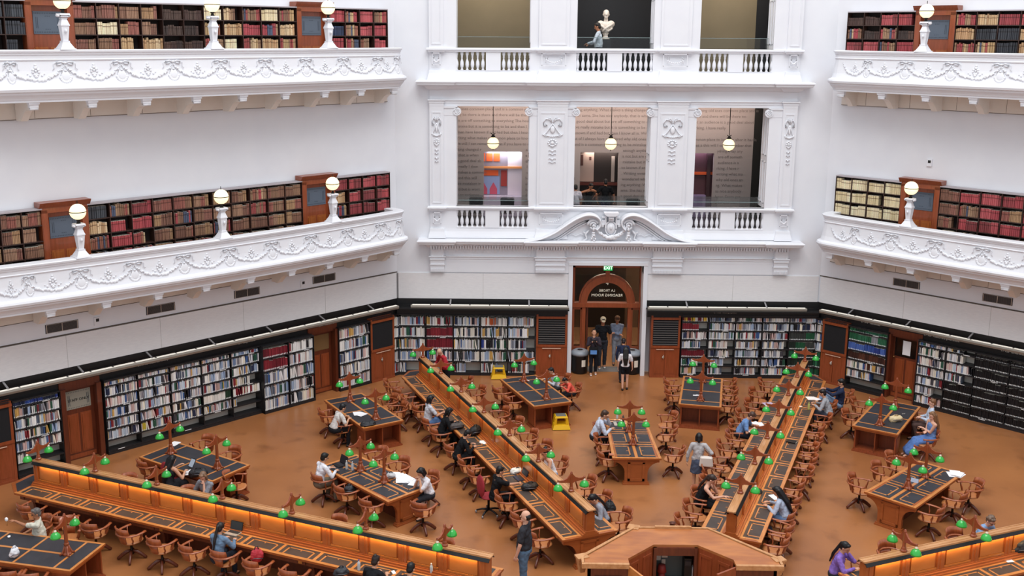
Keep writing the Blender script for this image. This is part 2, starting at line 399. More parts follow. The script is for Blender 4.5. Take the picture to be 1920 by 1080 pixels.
for fl,(z0,z1) in enumerate(((5.9,9.23),(11.12,ZT))):
    for pi,(a,b) in enumerate(PIL):
        t=thing('pilaster',('lower' if fl==0 else 'upper')+' white panelled pilaster'+(' with carved ribbon drop, ' if fl==0 else ', ')+['leftmost on the facade','left of the centre opening','right of the centre opening','rightmost on the facade'][pi],'pilaster',M=WM[F]@Matrix.Translation((fx((a+b)/2),.05,z0)))
        w=(b-a)/2; h=z1-z0
        m=MB(); m.box(-w,w,0,.1,0,h); m.box(-w+.08,w-.08,.1,.115,.1,.14); m.box(-w+.08,w-.08,.1,.115,h-.22,h-.18)
        m.box(-w+.08,-w+.11,.1,.115,.14,h-.22); m.box(w-.11,w-.08,.1,.115,.14,h-.22)
        m.build('pilaster_shaft',white,t)
        if fl==0:
            m=MB(); m.M=Matrix.Translation((0,.11,0)); relief_drop(m,0,h-.52,w*.62); m.build('ribbon_drop',white,t)
            m=MB(); m.M=Matrix.Translation((0,.1,0)); 
def ionic(x0,x1,z0,z1,flip,label):
    t=thing('ionic_column',label,'column',M=WM[F]@Matrix.Translation((0,.05,z0))); h=z1-z0
    a,b=min(fx(x0),fx(x1)),max(fx(x0),fx(x1))
    m=MB(); m.box(a,b,-.85,.04,0,h-.3); m.build('column_shaft',white,t)
    m=MB(); m.box(a-.03,b+.03,-.88,.08,h-.06,h); m.box(a,b,-.85,.05,h-.3,h-.06)
    vx=b+.02 if flip else a-.02
    m.M=Matrix.Translation((vx,.03,h-.17)); 
    m.add(*(lambda r,n:([ (r*math.cos(2*math.pi*k/n),.05*j,r*math.sin(2*math.pi*k/n)) for j in (-1,1) for k in range(n)],[[*range(n)],[*range(n,2*n)][::-1]]+[(k,n+k,n+(k+1)%n,(k+1)%n) for k in range(n)]))(.135,16))
    m.tube([(.105*(1-k/22)*math.cos(k*.62),.055,.105*(1-k/22)*math.sin(k*.62)) for k in range(20)],.017,5)
    m.build('volute_capital',white,t)
sd=['left','centre','right']
for fl,(z0,z1) in enumerate(((5.9,9.23),(11.12,14.4))):
    for i,(a,b) in enumerate(OPN):
        la=[p[1] for p in PIL][i]; rb=[p[0] for p in PIL][i+1]
        nm=('lower','upper')[fl]
        ionic(la,a,z0,z1,False,'white Ionic column at the left edge of the %s %s opening'%(nm,sd[i]))
        ionic(b,rb,z0,z1,True,'white Ionic column at the right edge of the %s %s opening'%(nm,sd[i]))
        m=MB()
        for zz in (z0+.15,z0+1.75):
            for y0,y1 in ((-.75,-.45),(-.38,-.08)):
                m.box(fx(b)-.0,fx(b)+.015,y0,y0+.03,zz,zz+1.4); m.box(fx(b),fx(b)+.015,y1-.03,y1,zz,zz+1.4); m.box(fx(b),fx(b)+.015,y0,y1,zz,zz+.03); m.box(fx(b),fx(b)+.015,y0,y1,zz+1.37,zz+1.4)
        strct('trim_18',m,white,WM[F])
# little swag panels in the pedestal zone
def swag_panel(cx,z,w,label):
    t=thing('carved_panel',label,'relief',M=WM[F]@Matrix.Translation((fx(cx),.15,z)))
    h=.4
    m=MB(); m.box(-w,w,0,.012,h/2-.03,h/2); m.box(-w,w,0,.012,-h/2,-h/2+.02); m.box(-w,-w+.02,0,.012,-h/2,h/2); m.box(w-.02,w,0,.012,-h/2,h/2); m.build('panel_moulding',white,t)
    m=MB(); q=w*.62
    n=9
    for i in range(n):
        a=-1+2*i/(n-1); m.sph((a*q,.012,-.02-.08*(1-a*a)),(.032,.02,.028),7)
    for s in (-1,1):
        m.tube([(s*q,.015,-.02),(s*q*1.15,.02,.06),(s*q*.8,.02,.08),(s*q*.85,.02,.01)],.014,5); m.tube([(s*q,.01,-.02),(s*q*1.1,.01,-.1)],.014,5)
    m.build('carved_swag',white,t)
for fl,z in (('lower',5.5),('upper',10.76)):
    for i,(a,b) in enumerate(PIL):
        swag_panel((a+b)/2,z,(b-a)/2-.1,'small framed garland relief below the %s pilaster, %s'%(fl,['leftmost','left of centre','right of centre','rightmost'][i]))
# blocks with fluting under the cornice
for i,(a,b) in enumerate(PIL):
    t=thing('bracket_capital','white moulded bracket block under the lower cornice, '+['leftmost','left of the doorway','right of the doorway','rightmost'][i],'bracket',M=WM[F]@Matrix.Translation((fx((a+b)/2),.05,3.64)))
    w=(b-a)/2
    m=MB(); m.box(-w,w,0,.1,0,.84); m.box(-w-.02,w+.02,0,.14,.42,.47); m.box(-w-.02,w+.02,0,.13,.24,.28); m.box(-w+.03,w-.03,.1,.13,.52,.8)
    m.sph((-w+.05,.11,.55),.05,8); m.sph((w-.05,.11,.55),.05,8); m.build('block',white,t)
    m=MB(); n=int(w*2/.05)
    for k in range(n): m.cb((-w+(k+.5)*2*w/n,.11,.07),(.026,.03,.09))
    m.build('leaf_row',white,t)
# balustrades
def baluster_mesh():
    m=MB(); m.lathe([(.05,0),(.05,.04),(.03,.06),(.035,.09),(.05,.13),(.062,.2),(.055,.28),(.03,.36),(.022,.41),(.035,.43),(.03,.47),(.04,.5),(.05,.53),(.05,.6)],seg=10)
    return m
bal0=None
def balustrade(fl,i,z,a,b):
    global bal0
    t=thing('balustrade','row of small white balusters below the %s %s opening'%(fl,sd[i]),'balustrade',M=WM[F]@Matrix.Translation((0,-.02,z)))
    c=(a+b)/2
    for s in (-1,1):
        for k in range(6):
            x=c+s*(.34+.172*k)
            if bal0 is None: bal0=baluster_mesh().build('baluster',white,t); o=bal0
            else: o=bal0.copy(); C.objects.link(o); o.parent=t
            o.location=(fx(x),0,0)
for i in (0,2): balustrade('lower',i,5.16,*OPN[i])
for i in (0,1,2): balustrade('upper',i,10.38,*OPN[i])
# swan-neck pediment over the doorway
t=thing('pediment','white swan neck pediment with oval medallion above the doorway','pediment',M=WM[F]@Matrix.Translation((fx(0.02),.1,4.72)))
def msweep(m,pts,prof,closed=True):
    "moulding swept along a curve in the facade plane; prof = (offset along the curve normal, projection)"
    n=len(prof); vs=[]
    for i,p in enumerate(pts):
        a_=pts[max(i-1,0)]; b_=pts[min(i+1,len(pts)-1)]; d=Vector((b_[0]-a_[0],b_[1]-a_[1])).normalized(); nn=Vector((-d.y,d.x))
        k=p[2] if len(p)>2 else 1
        for o_,y_ in prof: vs.append((p[0]+nn.x*o_*k,y_,p[1]+nn.y*o_*k))
    fs=[(i*n+j,i*n+(j+1)%n,(i+1)*n+(j+1)%n,(i+1)*n+j) for i in range(len(pts)-1) for j in range(n)]
    fs+=[list(range(n)),[(len(pts)-1)*n+j for j in range(n)][::-1]]
    m.add(vs,fs)
SN_=[(-2.85,.08,.35),(-2.5,.12,.6),(-2.21,.21,.8),(-1.87,.38,1),(-1.58,.58,1),(-1.24,.81,1),(-.95,.95,1),(-.72,.99,1),(-.52,.95,.95),(-.38,.84,.85),(-.33,.70,.75),(-.37,.56,.62),(-.47,.46,.5)]
def smooth(P,k=5):
    o=[]
    for i in range(len(P)-1):
        p0=P[max(i-1,0)];p1=P[i];p2=P[i+1];p3=P[min(i+2,len(P)-1)]
        for j in range(k):
            u=j/k; o.append(tuple(.5*(2*p1[c]+(p2[c]-p0[c])*u+(2*p0[c]-5*p1[c]+4*p2[c]-p3[c])*u*u+(3*p1[c]-p0[c]-3*p2[c]+p3[c])*u**3) for c in range(3)))
    return o+[P[-1]]
SP=smooth(SN_)
for s in (-1,1):
    pts=[(s*p[0]*-1,p[1],p[2]) for p in SP]
    if s<0: pts=[(-q[0],q[1],q[2]) for q in pts]; pts=[(p[0],p[1],p[2]) for p in SP] 
    f=1 if s<0 else -1
    m=MB(); msweep(m,pts,[(f*.02,.0),(f*.02,.38),(f*-.02,.42),(f*-.055,.4),(f*-.06,.37),(f*-.1,.25),(f*-.16,.2),(f*-.2,.19),(f*-.2,.0)]); m.build('raking_moulding',white,t,fix=True)
    m=MB(); msweep(m,pts[:42],[(f*-.2,.0),(f*-.2,.09),(f*-.3,.09),(f*-.3,.15),(f*-.33,.15),(f*-.34,.0)]); m.build('inner_moulding',white,t,fix=True)
    m=MB()
    for i in range(12,46):
        p=pts[i if i<len(pts) else -1]; q=pts[min(i+1,len(pts)-1)]
        d=Vector((q[0]-p[0],q[1]-p[1])).normalized(); nn=Vector((-d.y,d.x))*f
        for u in (0,.5):
            c=(p[0]+(q[0]-p[0])*u-nn.x*.25,p[1]+(q[1]-p[1])*u-nn.y*.25)
            if c[1]>.02: m.cb((c[0],.13,c[1]),(.028,.06,.05))
    m.build('dentil_course',white,t)
    m=MB(); cx,cz=s*.58,.61
    m.tube([(cx+.19*(1-k/34)*math.cos(k*.45)*s,.22+.003*k,cz+.19*(1-k/34)*math.sin(k*.45)) for k in range(30)],[.05*(1-k/50) for k in range(30)],8)
    m.sph((cx,.3,cz),(.05,.05,.05),10); m.build('scroll_rosette',white,t)
    m=MB(); m.tube([(cx,.3,cz-.04),(cx,.31,cz-.2)],[.02,.045],8); m.sph((cx,.31,.36),(.06,.05,.05),8); m.sph((cx,.31,.28),(.07,.06,.05),8)
    for k in range(12):
        a=k*2.4; m.sph((cx+.065*math.cos(a),.31+.03*math.sin(a*2),.19+.07*math.sin(a)-.006*k),.034,7)
    m.sph((cx,.31,.06),.025,6); m.build('hanging_bell_drop',white,t)
m=MB(); poly=[(p[0],p[1]-.15) for p in SP if p[1]-.15>.03 and p[0]<-.7]; poly=[(-2.2,0)]+poly+[(-.6,.8),(.6,.8)]+[(-x,z) for x,z in poly[::-1]]+[(2.2,0)]
m.prism(poly,0,.06,'y'); m.build('tympanum',white,t,fix=True)
m=MB(); m.sph((0,.2,.5),(.15,.1,.21),18); m.tube([(.18*math.cos(a*math.pi/12),.2,.5+.24*math.sin(a*math.pi/12)) for a in range(25)],.028,6)
m.prism([(-.24,1.02),(-.2,.97),(-.13,.93),(.13,.93),(.2,.97),(.24,1.02),(.24,1.05),(-.24,1.05)],.02,.38,'y'); m.box(-.09,.09,.1,.3,.78,.94)
for q in (-1,1):
    m.box(*sorted((q*.15,q*.2)),.08,.24,.5,.92); m.box(*sorted((q*.2,q*.3)),.08,.22,.62,.78); m.box(*sorted((q*.24,q*.32)),.08,.26,.56,.64); m.box(*sorted((q*.2,q*.3)),.05,.18,.84,.9)
for q in (-.05,0,.05): m.sph((q,.32,.86),(.035,.035,.035),8)
m.sph((0,.3,.54),(.05,.03,.09),8); m.build('oval_medallion',white,t,fix=False)
m=MB(); rr=random.Random(3)
for k in range(52):
    a=-1+2*k/51; z=.56-.36*(1-a*a)
    m.sph((a*.55,.28+rr.uniform(-.03,.03),z+rr.uniform(-.035,.035)),rr.uniform(.045,.07)*(1.25-.6*abs(a)),7)
m.build('fruit_garland',white,t)
m=MB()
for s in (-1,1):
    m.tube([(s*.8,.1,.2),(s*1.0,.12,.3),(s*1.15,.1,.22),(s*1.3,.1,.28),(s*1.45,.08,.2)],.018,5); m.tube([(s*.72,.14,.42),(s*.84,.16,.3),(s*.78,.16,.14),(s*.95,.14,.06)],.04,6); m.tube([(s*.8,.14,.3),(s*.92,.14,.36)],.03,6)
m.build('side_foliage',white,t)
# ---------------------------------------------------------------- doorway
m=MB(); 
for s in (-1,1):
    m.box(fx(s*1.34) if s>0 else fx(-1.2), fx(s*1.2) if s>0 else fx(-1.34),-.9,.08,0,3.9)
m.box(fx(1.34),fx(-1.34),-.0,.1,3.9,4.0)
strct('trim_19',m,white,WM[F])
dr=thing('door_1',None,None,M=WM[F]@Matrix.Translation((fx(.04),-.62,0))@Matrix.Diagonal((1.02,1,.978,1)),kind='structure')
m=MB()
m.box(-1.2,-1.1,-.1,.1,0,3.88); m.box(1.1,1.2,-.1,.1,0,3.88); m.box(-1.2,1.2,-.1,.1,3.78,3.88); m.box(-1.2,1.2,-.12,.14,2.34,2.5)
for s in (-1,1):
    a,b=sorted((s*.72,s*.84)); m.box(a,b,-.1,.1,0,2.36)
    a,b=sorted((s*.84,s*1.1)); m.box(a,b,-.06,.06,0,.9); m.box(a,b,-.08,.08,.8,.9); m.box(a,b,-.06,.06,2.24,2.36)
    a,b=sorted((s*.84,s*.89)); m.box(a,b,-.06,.06,.9,2.3); 
m.box(-.07,.07,-.1,.12,3.48,3.8)
m.build('door_frame',woodA,dr)
m=MB(); pts=[]
for r0,r1,y0,y1 in ((.74,.98,-.1,.12),(.98,1.04,-.06,.06)):
    n=24; vs=[];fs=[]
    for k in range(n+1):
        a=math.pi*k/n; 
        for r in (r0,r1):
            for y in (y0,y1): vs.append((r*math.cos(a)*.92,y,2.5+r*math.sin(a)))
    for k in range(n):
        i=k*4; fs+=[(i,i+1,i+5,i+4),(i+2,i+6,i+7,i+3),(i+1,i+3,i+7,i+5),(i,i+4,i+6,i+2)]
    m.add(vs,fs)
m.build('arched_fanlight_frame',woodA,dr,fix=True)
m=MB(); m.box(-1.1,1.1,-.01,.0,2.5,3.78); m.box(-1.08,-.86,-.01,0,.9,2.3); m.box(.86,1.08,-.01,0,.9,2.3); m.build('window_glass',glass,dr)
gold=mat('fanlight_lettering','d8d2c0',.5,emit=.3)
text('4',.2,(0,.03,3.2),dr,gold); 
o=text('LA TROBE',.12,(0,.03,2.93),dr,gold); o.scale=(-1,1,1); o=text('READING ROOM',.14,(0,.03,2.76),dr,gold); o.scale=(-1,1,1)
m=MB(); m.box(.62,.68,-.75,-.06,.05,2.3); m.box(.6,.7,-.75,-.68,.05,2.3); m.build('open_door_leaf',woodD,dr)
t=thing('exit_sign','green illuminated EXIT sign at the top of the doorway','sign',M=WM[F]@Matrix.Translation((fx(0),-.02,3.8)))
m=MB(); m.box(-.15,.15,-.03,.03,-.09,.09); m.build('sign_box',mat('exit_green','0d9a4c',.4,emit=.5,ecol='12b45a'),t)
text('EXIT',.15,(0,.035,0),t,mat('exit_white','ffffff',.5,emit=1.2))
# corridor behind the doorway
m=MB(); Y=-6.2
m.box(fx(3.5),fx(-3.5),Y-.2,Y,0,4.4); m.box(fx(3.5)-.2,fx(3.5),Y,-1,0,4.4); m.box(fx(-3.5),fx(-3.5)+.2,Y,-1,0,4.4); m.box(fx(3.5),fx(1.26),-1.0,-.92,0,4.4); m.box(fx(-1.22),fx(-3.5),-1.0,-.92,0,4.4)
strct('wall_corridor',m,mat('corridor_wall','5e4636',.7),WM[F])
m=MB(); m.box(fx(3.5),fx(-3.5),Y,-.3,4.4,4.5); strct('ceiling_1',m,mat('corridor_ceiling','8a7360',.7),WM[F])
m=MB(); m.box(fx(1.3),fx(-1.4),Y,Y+.06,0,2.6); strct('door_2',m,mat('dark_glazed_door','161210',.3),WM[F])
t=thing('wall_uplight','warm glowing wall light at the right of the corridor','lamp',M=WM[F]@Matrix.Translation((fx(1.9),-2.2,2.9)))
m=MB(); m.lathe([(.02,-.1),(.1,0),(.12,.06),(.11,.06),(.01,.0)],seg=12); m.build('uplight_bowl',mat('uplight','ffdca0',.5,emit=3,ecol='ffcf8a'),t)
l=bpy.data.lights.new('corridor_lamp','POINT'); l.energy=110; l.color=(1,.78,.52); l.shadow_soft_size=.15; o=bpy.data.objects.new('corridor_lamp',l); C.objects.link(o); o.location=(1.75,A+2.3,3.2)
area('corridor_fill_light',(0,A+3,4.35),(0,0,0),2.2,.5,60,(1,.84,.66))  # unseen fill added to brighten the corridor
# ---------------------------------------------------------------- loggia rooms behind the facade
def room(z0,z1,name):
    m=MB(); m.box(fx(6.6),fx(-6.6),-5.2,-.25,z0-.25,z0); strct('floor',m,mat('loggia_floor','2c2b31',.5),WM[F])
    m=MB(); m.box(fx(6.6),fx(-6.6),-5.2,-.9,z1,z1+.2); strct('ceiling_'+name,m,mat('loggia_ceiling','b9a79a',.7),WM[F])
    m=MB(); m.box(fx(6.7),fx(6.1),-4.2,-.9,z0,z1); m.box(fx(-6.1),fx(-6.7),-4.2,-.9,z0,z1); strct('wall_loggia_'+name,m,mat('loggia_dark','1b1d1c',.6),WM[F])
room(4.95,9.4,'2'); room(10.15,14.6,'3')
textwall=mat('taupe_quote_wall','a5a09f',.75)
m=MB(); YB=-3.6
DO=[(-4.33,-2.93),(-.79,.61),(3.0,4.1)]
xs=[-6.2]+[v for d in DO for v in d]+[5.5]
for i in range(0,len(xs),2): m.box(fx(xs[i+1]),fx(xs[i]),YB-.15,YB,4.95,7.34)
m.box(fx(5.5),fx(-6.2),YB-.15,YB,7.34,9.4)
m2=MB(); m2.box(fx(6.15),fx(5.5),YB-.15,YB+.001,4.95,9.4); strct('wall_loggia_dark',m2,mat('loggia_dark','1b1d1c',.6),WM[F])
wq=strct('wall_quote',m,textwall,WM[F])
q=["to know it after it has lasted amount of","I always have wondered why old ones and","this will I can remember that if you have to use","old uses common place and is a common place thing","to be mistaken in being anything. What makes a","thing changed ring enough anything. May anything","may be there is there and there will be there not","without wild but is worth same. She has nice","anybody, that is when if is not","but are off something to everything","The hour. Seem got","an audience is a good deal about","mistake but it is","something to be and then I found","memory working. I have really","I then have known if and had","but then I know","all is. Writing","writing what makes a common place"]
tq=mat('quote_lettering','787271',.7)
rq=random.Random(5)
for i in range(20):
    z=9.1-i*.21
    L=' '.join(q[(i*3+k)%len(q)] for k in range(3))
    if z>7.45:
        text((L+' '+L)[:175],.15,(fx(-5.4),YB+.006,z),None,tq,name='quote_lettering',ext=.001,align='LEFT')
        o=bpy.context.scene.collection.objects[-1]
    else:
        for x0,n in ((-5.3,14),(-2.8,27),(.72,30),(4.2,15)):
            s=L[(i*7+int(x0*3))%40:][:n]
            text(s,.15,(fx(x0),YB+.006,z),None,tq,name='quote_lettering',ext=.001,align='LEFT')
for o in list(C.objects):
    if o.name.startswith('quote_lettering'): o.parent=wq
# things glimpsed through the three doorways
t=thing('display_wall','colourful printed display of orange and blue huts seen through left doorway','display',M=WM[F]@Matrix.Translation((fx(-3.6),YB-.5,4.95)))
m=MB(); m.box(-1.2,1.4,-.1,0,0,2.6); m.build('display_board',mat('display_grey','8d8794',.6),t)
m=MB(); m.box(-1.0,-.15,0,.02,.3,2.4); m.build('white_panel',mat('display_white','ddd8e2',.6),t)
org=mat('display_orange','e0602c',.6); pin=mat('display_pink','c0556a',.6); blu=mat('display_blue','8fa3cc',.6)
m=MB()
for k in range(3): m.box(.15+.27*k,.38+.27*k,0,.02,1.98,2.28); 
m.box(.2,.9,0,.02,1.45,1.65); m.build('orange_block',org,t)
m=MB(); m.box(-1.1,1.1,.02,.06,1.72,1.8); m.build('shelf_strip',mat('display_gold','f0a060',.5),t)
m=MB(); m.box(.15,.95,0,.015,.75,1.42); m.build('sky_patch',blu,t)
m=MB()
for c in (.38,.75): m.prism([(c-.14,.75),(c+.14,.75),(c+.14,.95),(c,1.2),(c-.14,.95)],.015,.03,'y')
m.build('hut',pin,t,fix=True)
m=MB(); m.box(-.12,.1,0,.02,1.05,1.65); m.build('red_patch',mat('display_red','a03c36',.6),t)
m=MB(); m.box(-1.2,1.4,0,.5,0,.72); m.build('white_plinth',mat('display_lilac','cfc6dc',.6),t)
t=thing('display_screen','dark framed notice board and screen seen through centre doorway','display',M=WM[F]@Matrix.Translation((fx(-.1),YB-.5,4.95)))
m=MB(); m.box(-1.4,1.4,-.1,0,0,2.9); m.build('backdrop',mat('dark_backdrop','231a18',.6),t)
m=MB(); m.box(.15,.95,0,.03,1.25,2.6); m.build('notice_board',mat('notice_board','b09a90',.7),t)
m=MB(); m.box(.55,.65,.03,.04,1.85,2.25); m.box(.25,.33,.03,.04,2.05,2.18); m.build('notice',mat('notice_dark','54332e',.7),t)
m=MB(); m.box(-1.4,1.2,0,.08,1.12,1.22); m.build('red_rail',mat('dark_red_rail','5c2a22',.5),t)
m=MB(); m.box(-.62,-.5,0,.05,1.25,2.2); m.build('pale_post',mat('pale_post','a59a94',.6),t)
t=thing('display_case','dim purple lit display case seen through right doorway','display',M=WM[F]@Matrix.Translation((fx(3.6),YB-.5,4.95)))
m=MB(); m.box(-.9,.9,-.1,0,0,2.6); m.build('case_back',mat('case_back','5a3a40',.6),t)
m=MB(); m.box(-.3,.8,0,.3,0,.8); m.build('case_base',mat('case_base','8d80a6',.5),t)
m=MB(); m.box(-.9,.8,0,.1,1.55,1.65); m.build('case_shelf',org,t)
m=MB(); m.box(-.45,-.32,0,.2,0,2.6); m.build('case_post',mat('case_post','3c2428',.5),t)
# office chairs inside the lower left opening
def office_back(x,label):
    t=thing('meeting_chair',label,'chair',M=WM[F]@Matrix.Translation((fx(x),-1.6,4.95)))
    m=MB(); m.prism([(-.25,.95),(-.22,.45),(.22,.45),(.25,.95),(.2,1.0),(-.2,1.0)],-.03,.04,'y'); m.build('backrest',blackf,t,fix=True)
    m=MB(); m.box(-.24,.24,-.5,-.02,.42,.5); m.build('seat',blackf,t)
    for s in (-1,1):
        for y in (-.45,-.05):
            m=MB(); m.tube([(s*.2,y,.42),(s*.24,y,0)],.015,6); m.build('leg',dgrey,t)
office_back(-4.55,'black padded meeting chair behind the lower left balustrade, left one')
office_back(-3.45,'black padded meeting chair behind the lower left balustrade, right one')
office_back(.95,'black jacket-draped chair behind the lower centre opening')
# upper loggia backs
m=MB(); m.box(fx(-1.6),fx(-6.2),-3.0,-2.9,10.15,14.6); m.box(fx(5.2),fx(1.6),-3.0,-2.9,10.15,14.6); strct('wall_upper_back',m,mat('olive_wall','86785f',.8,var='7d7058',scale=.8),WM[F])
m=MB(); m.box(fx(6.2),fx(5.2),-3.0,-2.9,10.15,14.6); m.box(fx(1.6),fx(-1.6),-2.5,-2.4,10.15,14.6); strct('wall_bust_niche',m,mat('niche_black','101014',.6),WM[F])
for i,(a,b) in enumerate(OPN):
    for fl,z in (('upper',11.12),('lower',5.9)):
        t=thing('glass_screen','low frameless glass screen behind the %s %s balustrade'%(fl,sd[i]),'glass screen',M=WM[F]@Matrix.Translation((fx((a+b)/2),-.5,z)))
        w=(b-a)/2-.02; m=MB(); m.box(-w,w,-.006,.006,-.9 if z>6 else -.9,.36 if fl=='upper' else .3); m.build('glass_pane',mat('screen_glass','b9c8c8',.03,trans=1,alpha=.32),t)
        m=MB(); m.box(-w,w,-.01,.01,.34 if fl=='upper' else .1,.36 if fl=='upper' else .13); m.build('glass_edge',mat('glass_edge','8fa0a0',.2,alpha=.5),t)
# lights in the loggias, fittings not modelled; the neutral fill is added
area('loggia_ceiling_light',(0,A+2.6,9.3),(math.radians(20),0,0),11,.3,120,(1,.7,.55))
area('loggia_fill_light',(0,A+2.2,9.35),(0,0,0),11,1.2,60,(1,.95,.92))
area('gallery_ceiling_light',(-4,A+2.0,14.5),(0,0,0),3.5,.3,90,(1,.9,.78)); area('gallery_ceiling_light',(4,A+2.0,14.5),(0,0,0),3.5,.3,90,(1,.9,.78))
area('bust_spotlight',(-.2,A+.9,14.0),(math.radians(-10),0,0),.3,.3,14,(1,.95,.9))
area('display_light',(-3.6,A+3.95,7.3),(math.radians(10),0,0),1.2,.3,14,(1,.95,1)); area('display_light',(0,A+3.95,7.3),(0,0,0),1.2,.3,10,(1,.85,.75)); area('display_light',(3.6,A+3.95,7.3),(0,0,0),1.0,.3,4,(.9,.75,1))
# pendants
def pendant(x,label):
    t=thing('pendant_lamp',label,'pendant lamp',M=WM[F]@Matrix.Translation((fx(x),-.85,7.93)),group='pendant globes in the lower openings')
    m=MB(); m.sph((0,0,0),.2,20); m.build('glass_globe',globe,t)
    m=MB(); m.lathe([(.205,-.012),(.21,0),(.205,.012)],seg=24); m.build('equator_band',iron,t)
    m=MB(); m.tube([(0,0,.2),(0,0,1.45)],.012,6); m.lathe([(.01,1.33),(.07,1.45)],seg=8); m.build('hanging_rod',iron,t)
    m=MB(); m.lathe([(.09,.2),(.05,.26),(.02,.3)],seg=10); m.tube([(-.07,0,.33),(0,0,.27),(.07,0,.33)],.014,6); m.sph((0,0,-.22),.02,6); m.build('bronze_fitting',iron,t)
pendant(-3.95,'round lit pendant globe hanging in the lower left opening'); pendant(.05,'round lit pendant globe hanging in the lower centre opening'); pendant(4.05,'round lit pendant globe hanging in the lower right opening')
# marble bust
t=thing('marble_bust','white marble bust of a bearded man in the dark upper niche','bust',M=WM[F]@Matrix.Translation((fx(-.19),-1.25,10.15)))
mar=mat('marble','d9cfc3',.4,var='cbbfb1',scale=6)
m=MB(); m.frustum((0,0),(.22,.22),(.18,.18),0,1.26); m.build('plinth',mat('dark_plinth','17171a',.5),t)
m=MB(); m.lathe([(.13,1.26),(.13,1.3),(.08,1.34),(.07,1.4),(.11,1.46)],seg=16); m.build('socle',mar,t)
m=MB()
m.sph((0,0,1.68),(.25,.15,.18),16); m.sph((-.17,.0,1.76),(.13,.12,.12),12); m.sph((.17,0,1.76),(.13,.12,.12),12); m.sph((0,.05,1.58),(.14,.12,.14),12); m.cap((0,0,1.8),.075,(0,.01,1.95),.065)
m.sph((0,.01,2.08),(.095,.115,.13),16); m.sph((0,.06,1.99),(.065,.07,.07),10); m.sph((0,.13,2.06),(.02,.03,.035),8); m.sph((-.1,0,2.07),(.02,.03,.035),8); m.sph((.1,0,2.07),(.02,.03,.035),8); m.sph((0,-.02,2.13),(.105,.12,.11),12)
o=m.build('figure',mar,t); md=o.modifiers.new('r','REMESH'); md.mode='VOXEL'; md.voxel_size=.012; sm=o.modifiers.new('s','SMOOTH'); sm.iterations=3
m=MB(); m.tube([(-.26,.05,1.8),(-.1,.16,1.7),(.05,.18,1.6),(.12,.14,1.5)],[.04,.045,.04,.03],8); m.tube([(.26,.05,1.8),(.12,.16,1.68),(.0,.18,1.56)],[.04,.045,.03],8); m.tube([(-.2,.1,1.62),(-.05,.17,1.52)],[.035,.03],8); m.build('drapery',mar,t)
# ================================================================ balconies
def boff(t): return 1.0+.45*(1-((t-WD/2)/(WD/2))**2)
def bal_frames(z):
    pts=[(.42,.0),(.42,.35)]
    for k in range(1,6):
        a=math.pi*(1-k/12); 
    e0=boff(.8)
    arc=[(.42+.38*(1-math.cos(a)),e0-.38+.38*math.sin(a)) for a in [math.pi/2*k/5 for k in range(6)]]
    left=[(.42,0.02)]+arc
    mid=[(t,boff(t)) for t in [1.0+ (WD-2.0)*k/26 for k in range(27)]]
    right=[(WD-x,y) for x,y in left[::-1]]
    P=[Vector((x,y,0)) for x,y in left+mid+right]
    fr=[]
    for i,p in enumerate(P):
        d=(P[min(i+1,len(P)-1)]-P[max(i-1,0)]).normalized()
        n=Vector((-d.y,d.x,0))
        fr.append((p+Vector((0,0,z)),n))
    return fr
bprof=[(-.3,0),(.04,0),(.06,-.02),(.05,-.06),(.02,-.08),(.015,-.12),(-.01,-.14),(-.01,-.22),(.01,-.24),(-.01,-.27),(-.02,-.28),(.0,-.5),(.03,-.7),(.07,-.84),(.1,-.86),(.17,-.89),(.19,-.94),(.17,-1.0),(.11,-1.03),(.1,-1.07),(.05,-1.12),(.02,-1.16),(0,-1.2),(-.02,-1.21),(-.02,-1.26),(-.3,-1.26)]
def garland_mesh():
    rr=random.Random(11); m=MB(); w=.7
    n=46
    for k in range(n):
        a=-1+2*k/(n-1); z=-.02-.37*(1-a*a)**.8; x=a*w
        th=(.016+.018*(1-a*a))*rr.uniform(.7,1.25)
        m.sph((x+rr.uniform(-.01,.01),.01,z+rr.uniform(-.02,.02)),(th*1.15,th,th*1.15),6)
    # bow at the left apex (shared by neighbours), shell below it
    for s in (-1,1):
        m.tube([(-w,.012,0),(-w+s*.1,.03,.05),(-w+s*.2,.02,.03),(-w+s*.19,.015,-.03),(-w+s*.08,.02,-.01)],.017,5)
        m.tube([(-w+s*.2,.015,.03),(-w+s*.27,.02,-.0),(-w+s*.25,.012,-.1),(-w+s*.3,.01,-.15)],.009,5)
    m.sph((-w,.02,.02),(.035,.025,.03),7)
    for k in range(9):
        a=math.pi*(1.05+.9*k/8); m.sph((-w+.125*math.cos(a),.004,-.32+.13*math.sin(a)),(.042,.022,.042),6)
    m.sph((-w,.0,-.3),(.13,.022,.13),10); m.tube([(-w,.01,-.02),(-w-.1,.01,-.24)],.008,4); m.tube([(-w,.01,-.02),(-w+.1,.01,-.24)],.008,4); m.sph((-w,.02,-.17),(.04,.02,.02),6)
    # plume in the middle of the swag
    for dx,dz,r in ((0,-.03,.03),(0,-.09,.045),(-.05,-.14,.035),(.05,-.14,.035),(-.06,-.2,.03),(.06,-.2,.03),(0,-.17,.03),(-.03,-.26,.03),(.03,-.26,.03),(0,-.3,.045),(-.12,-.28,.025),(.12,-.28,.025),(-.17,-.24,.015),(.17,-.24,.015)):
        m.sph((dx*1.15,.004,dz),(r*1.1,.022,r*1.0),6)
    return m
gar0=[None]; brk0=[None]
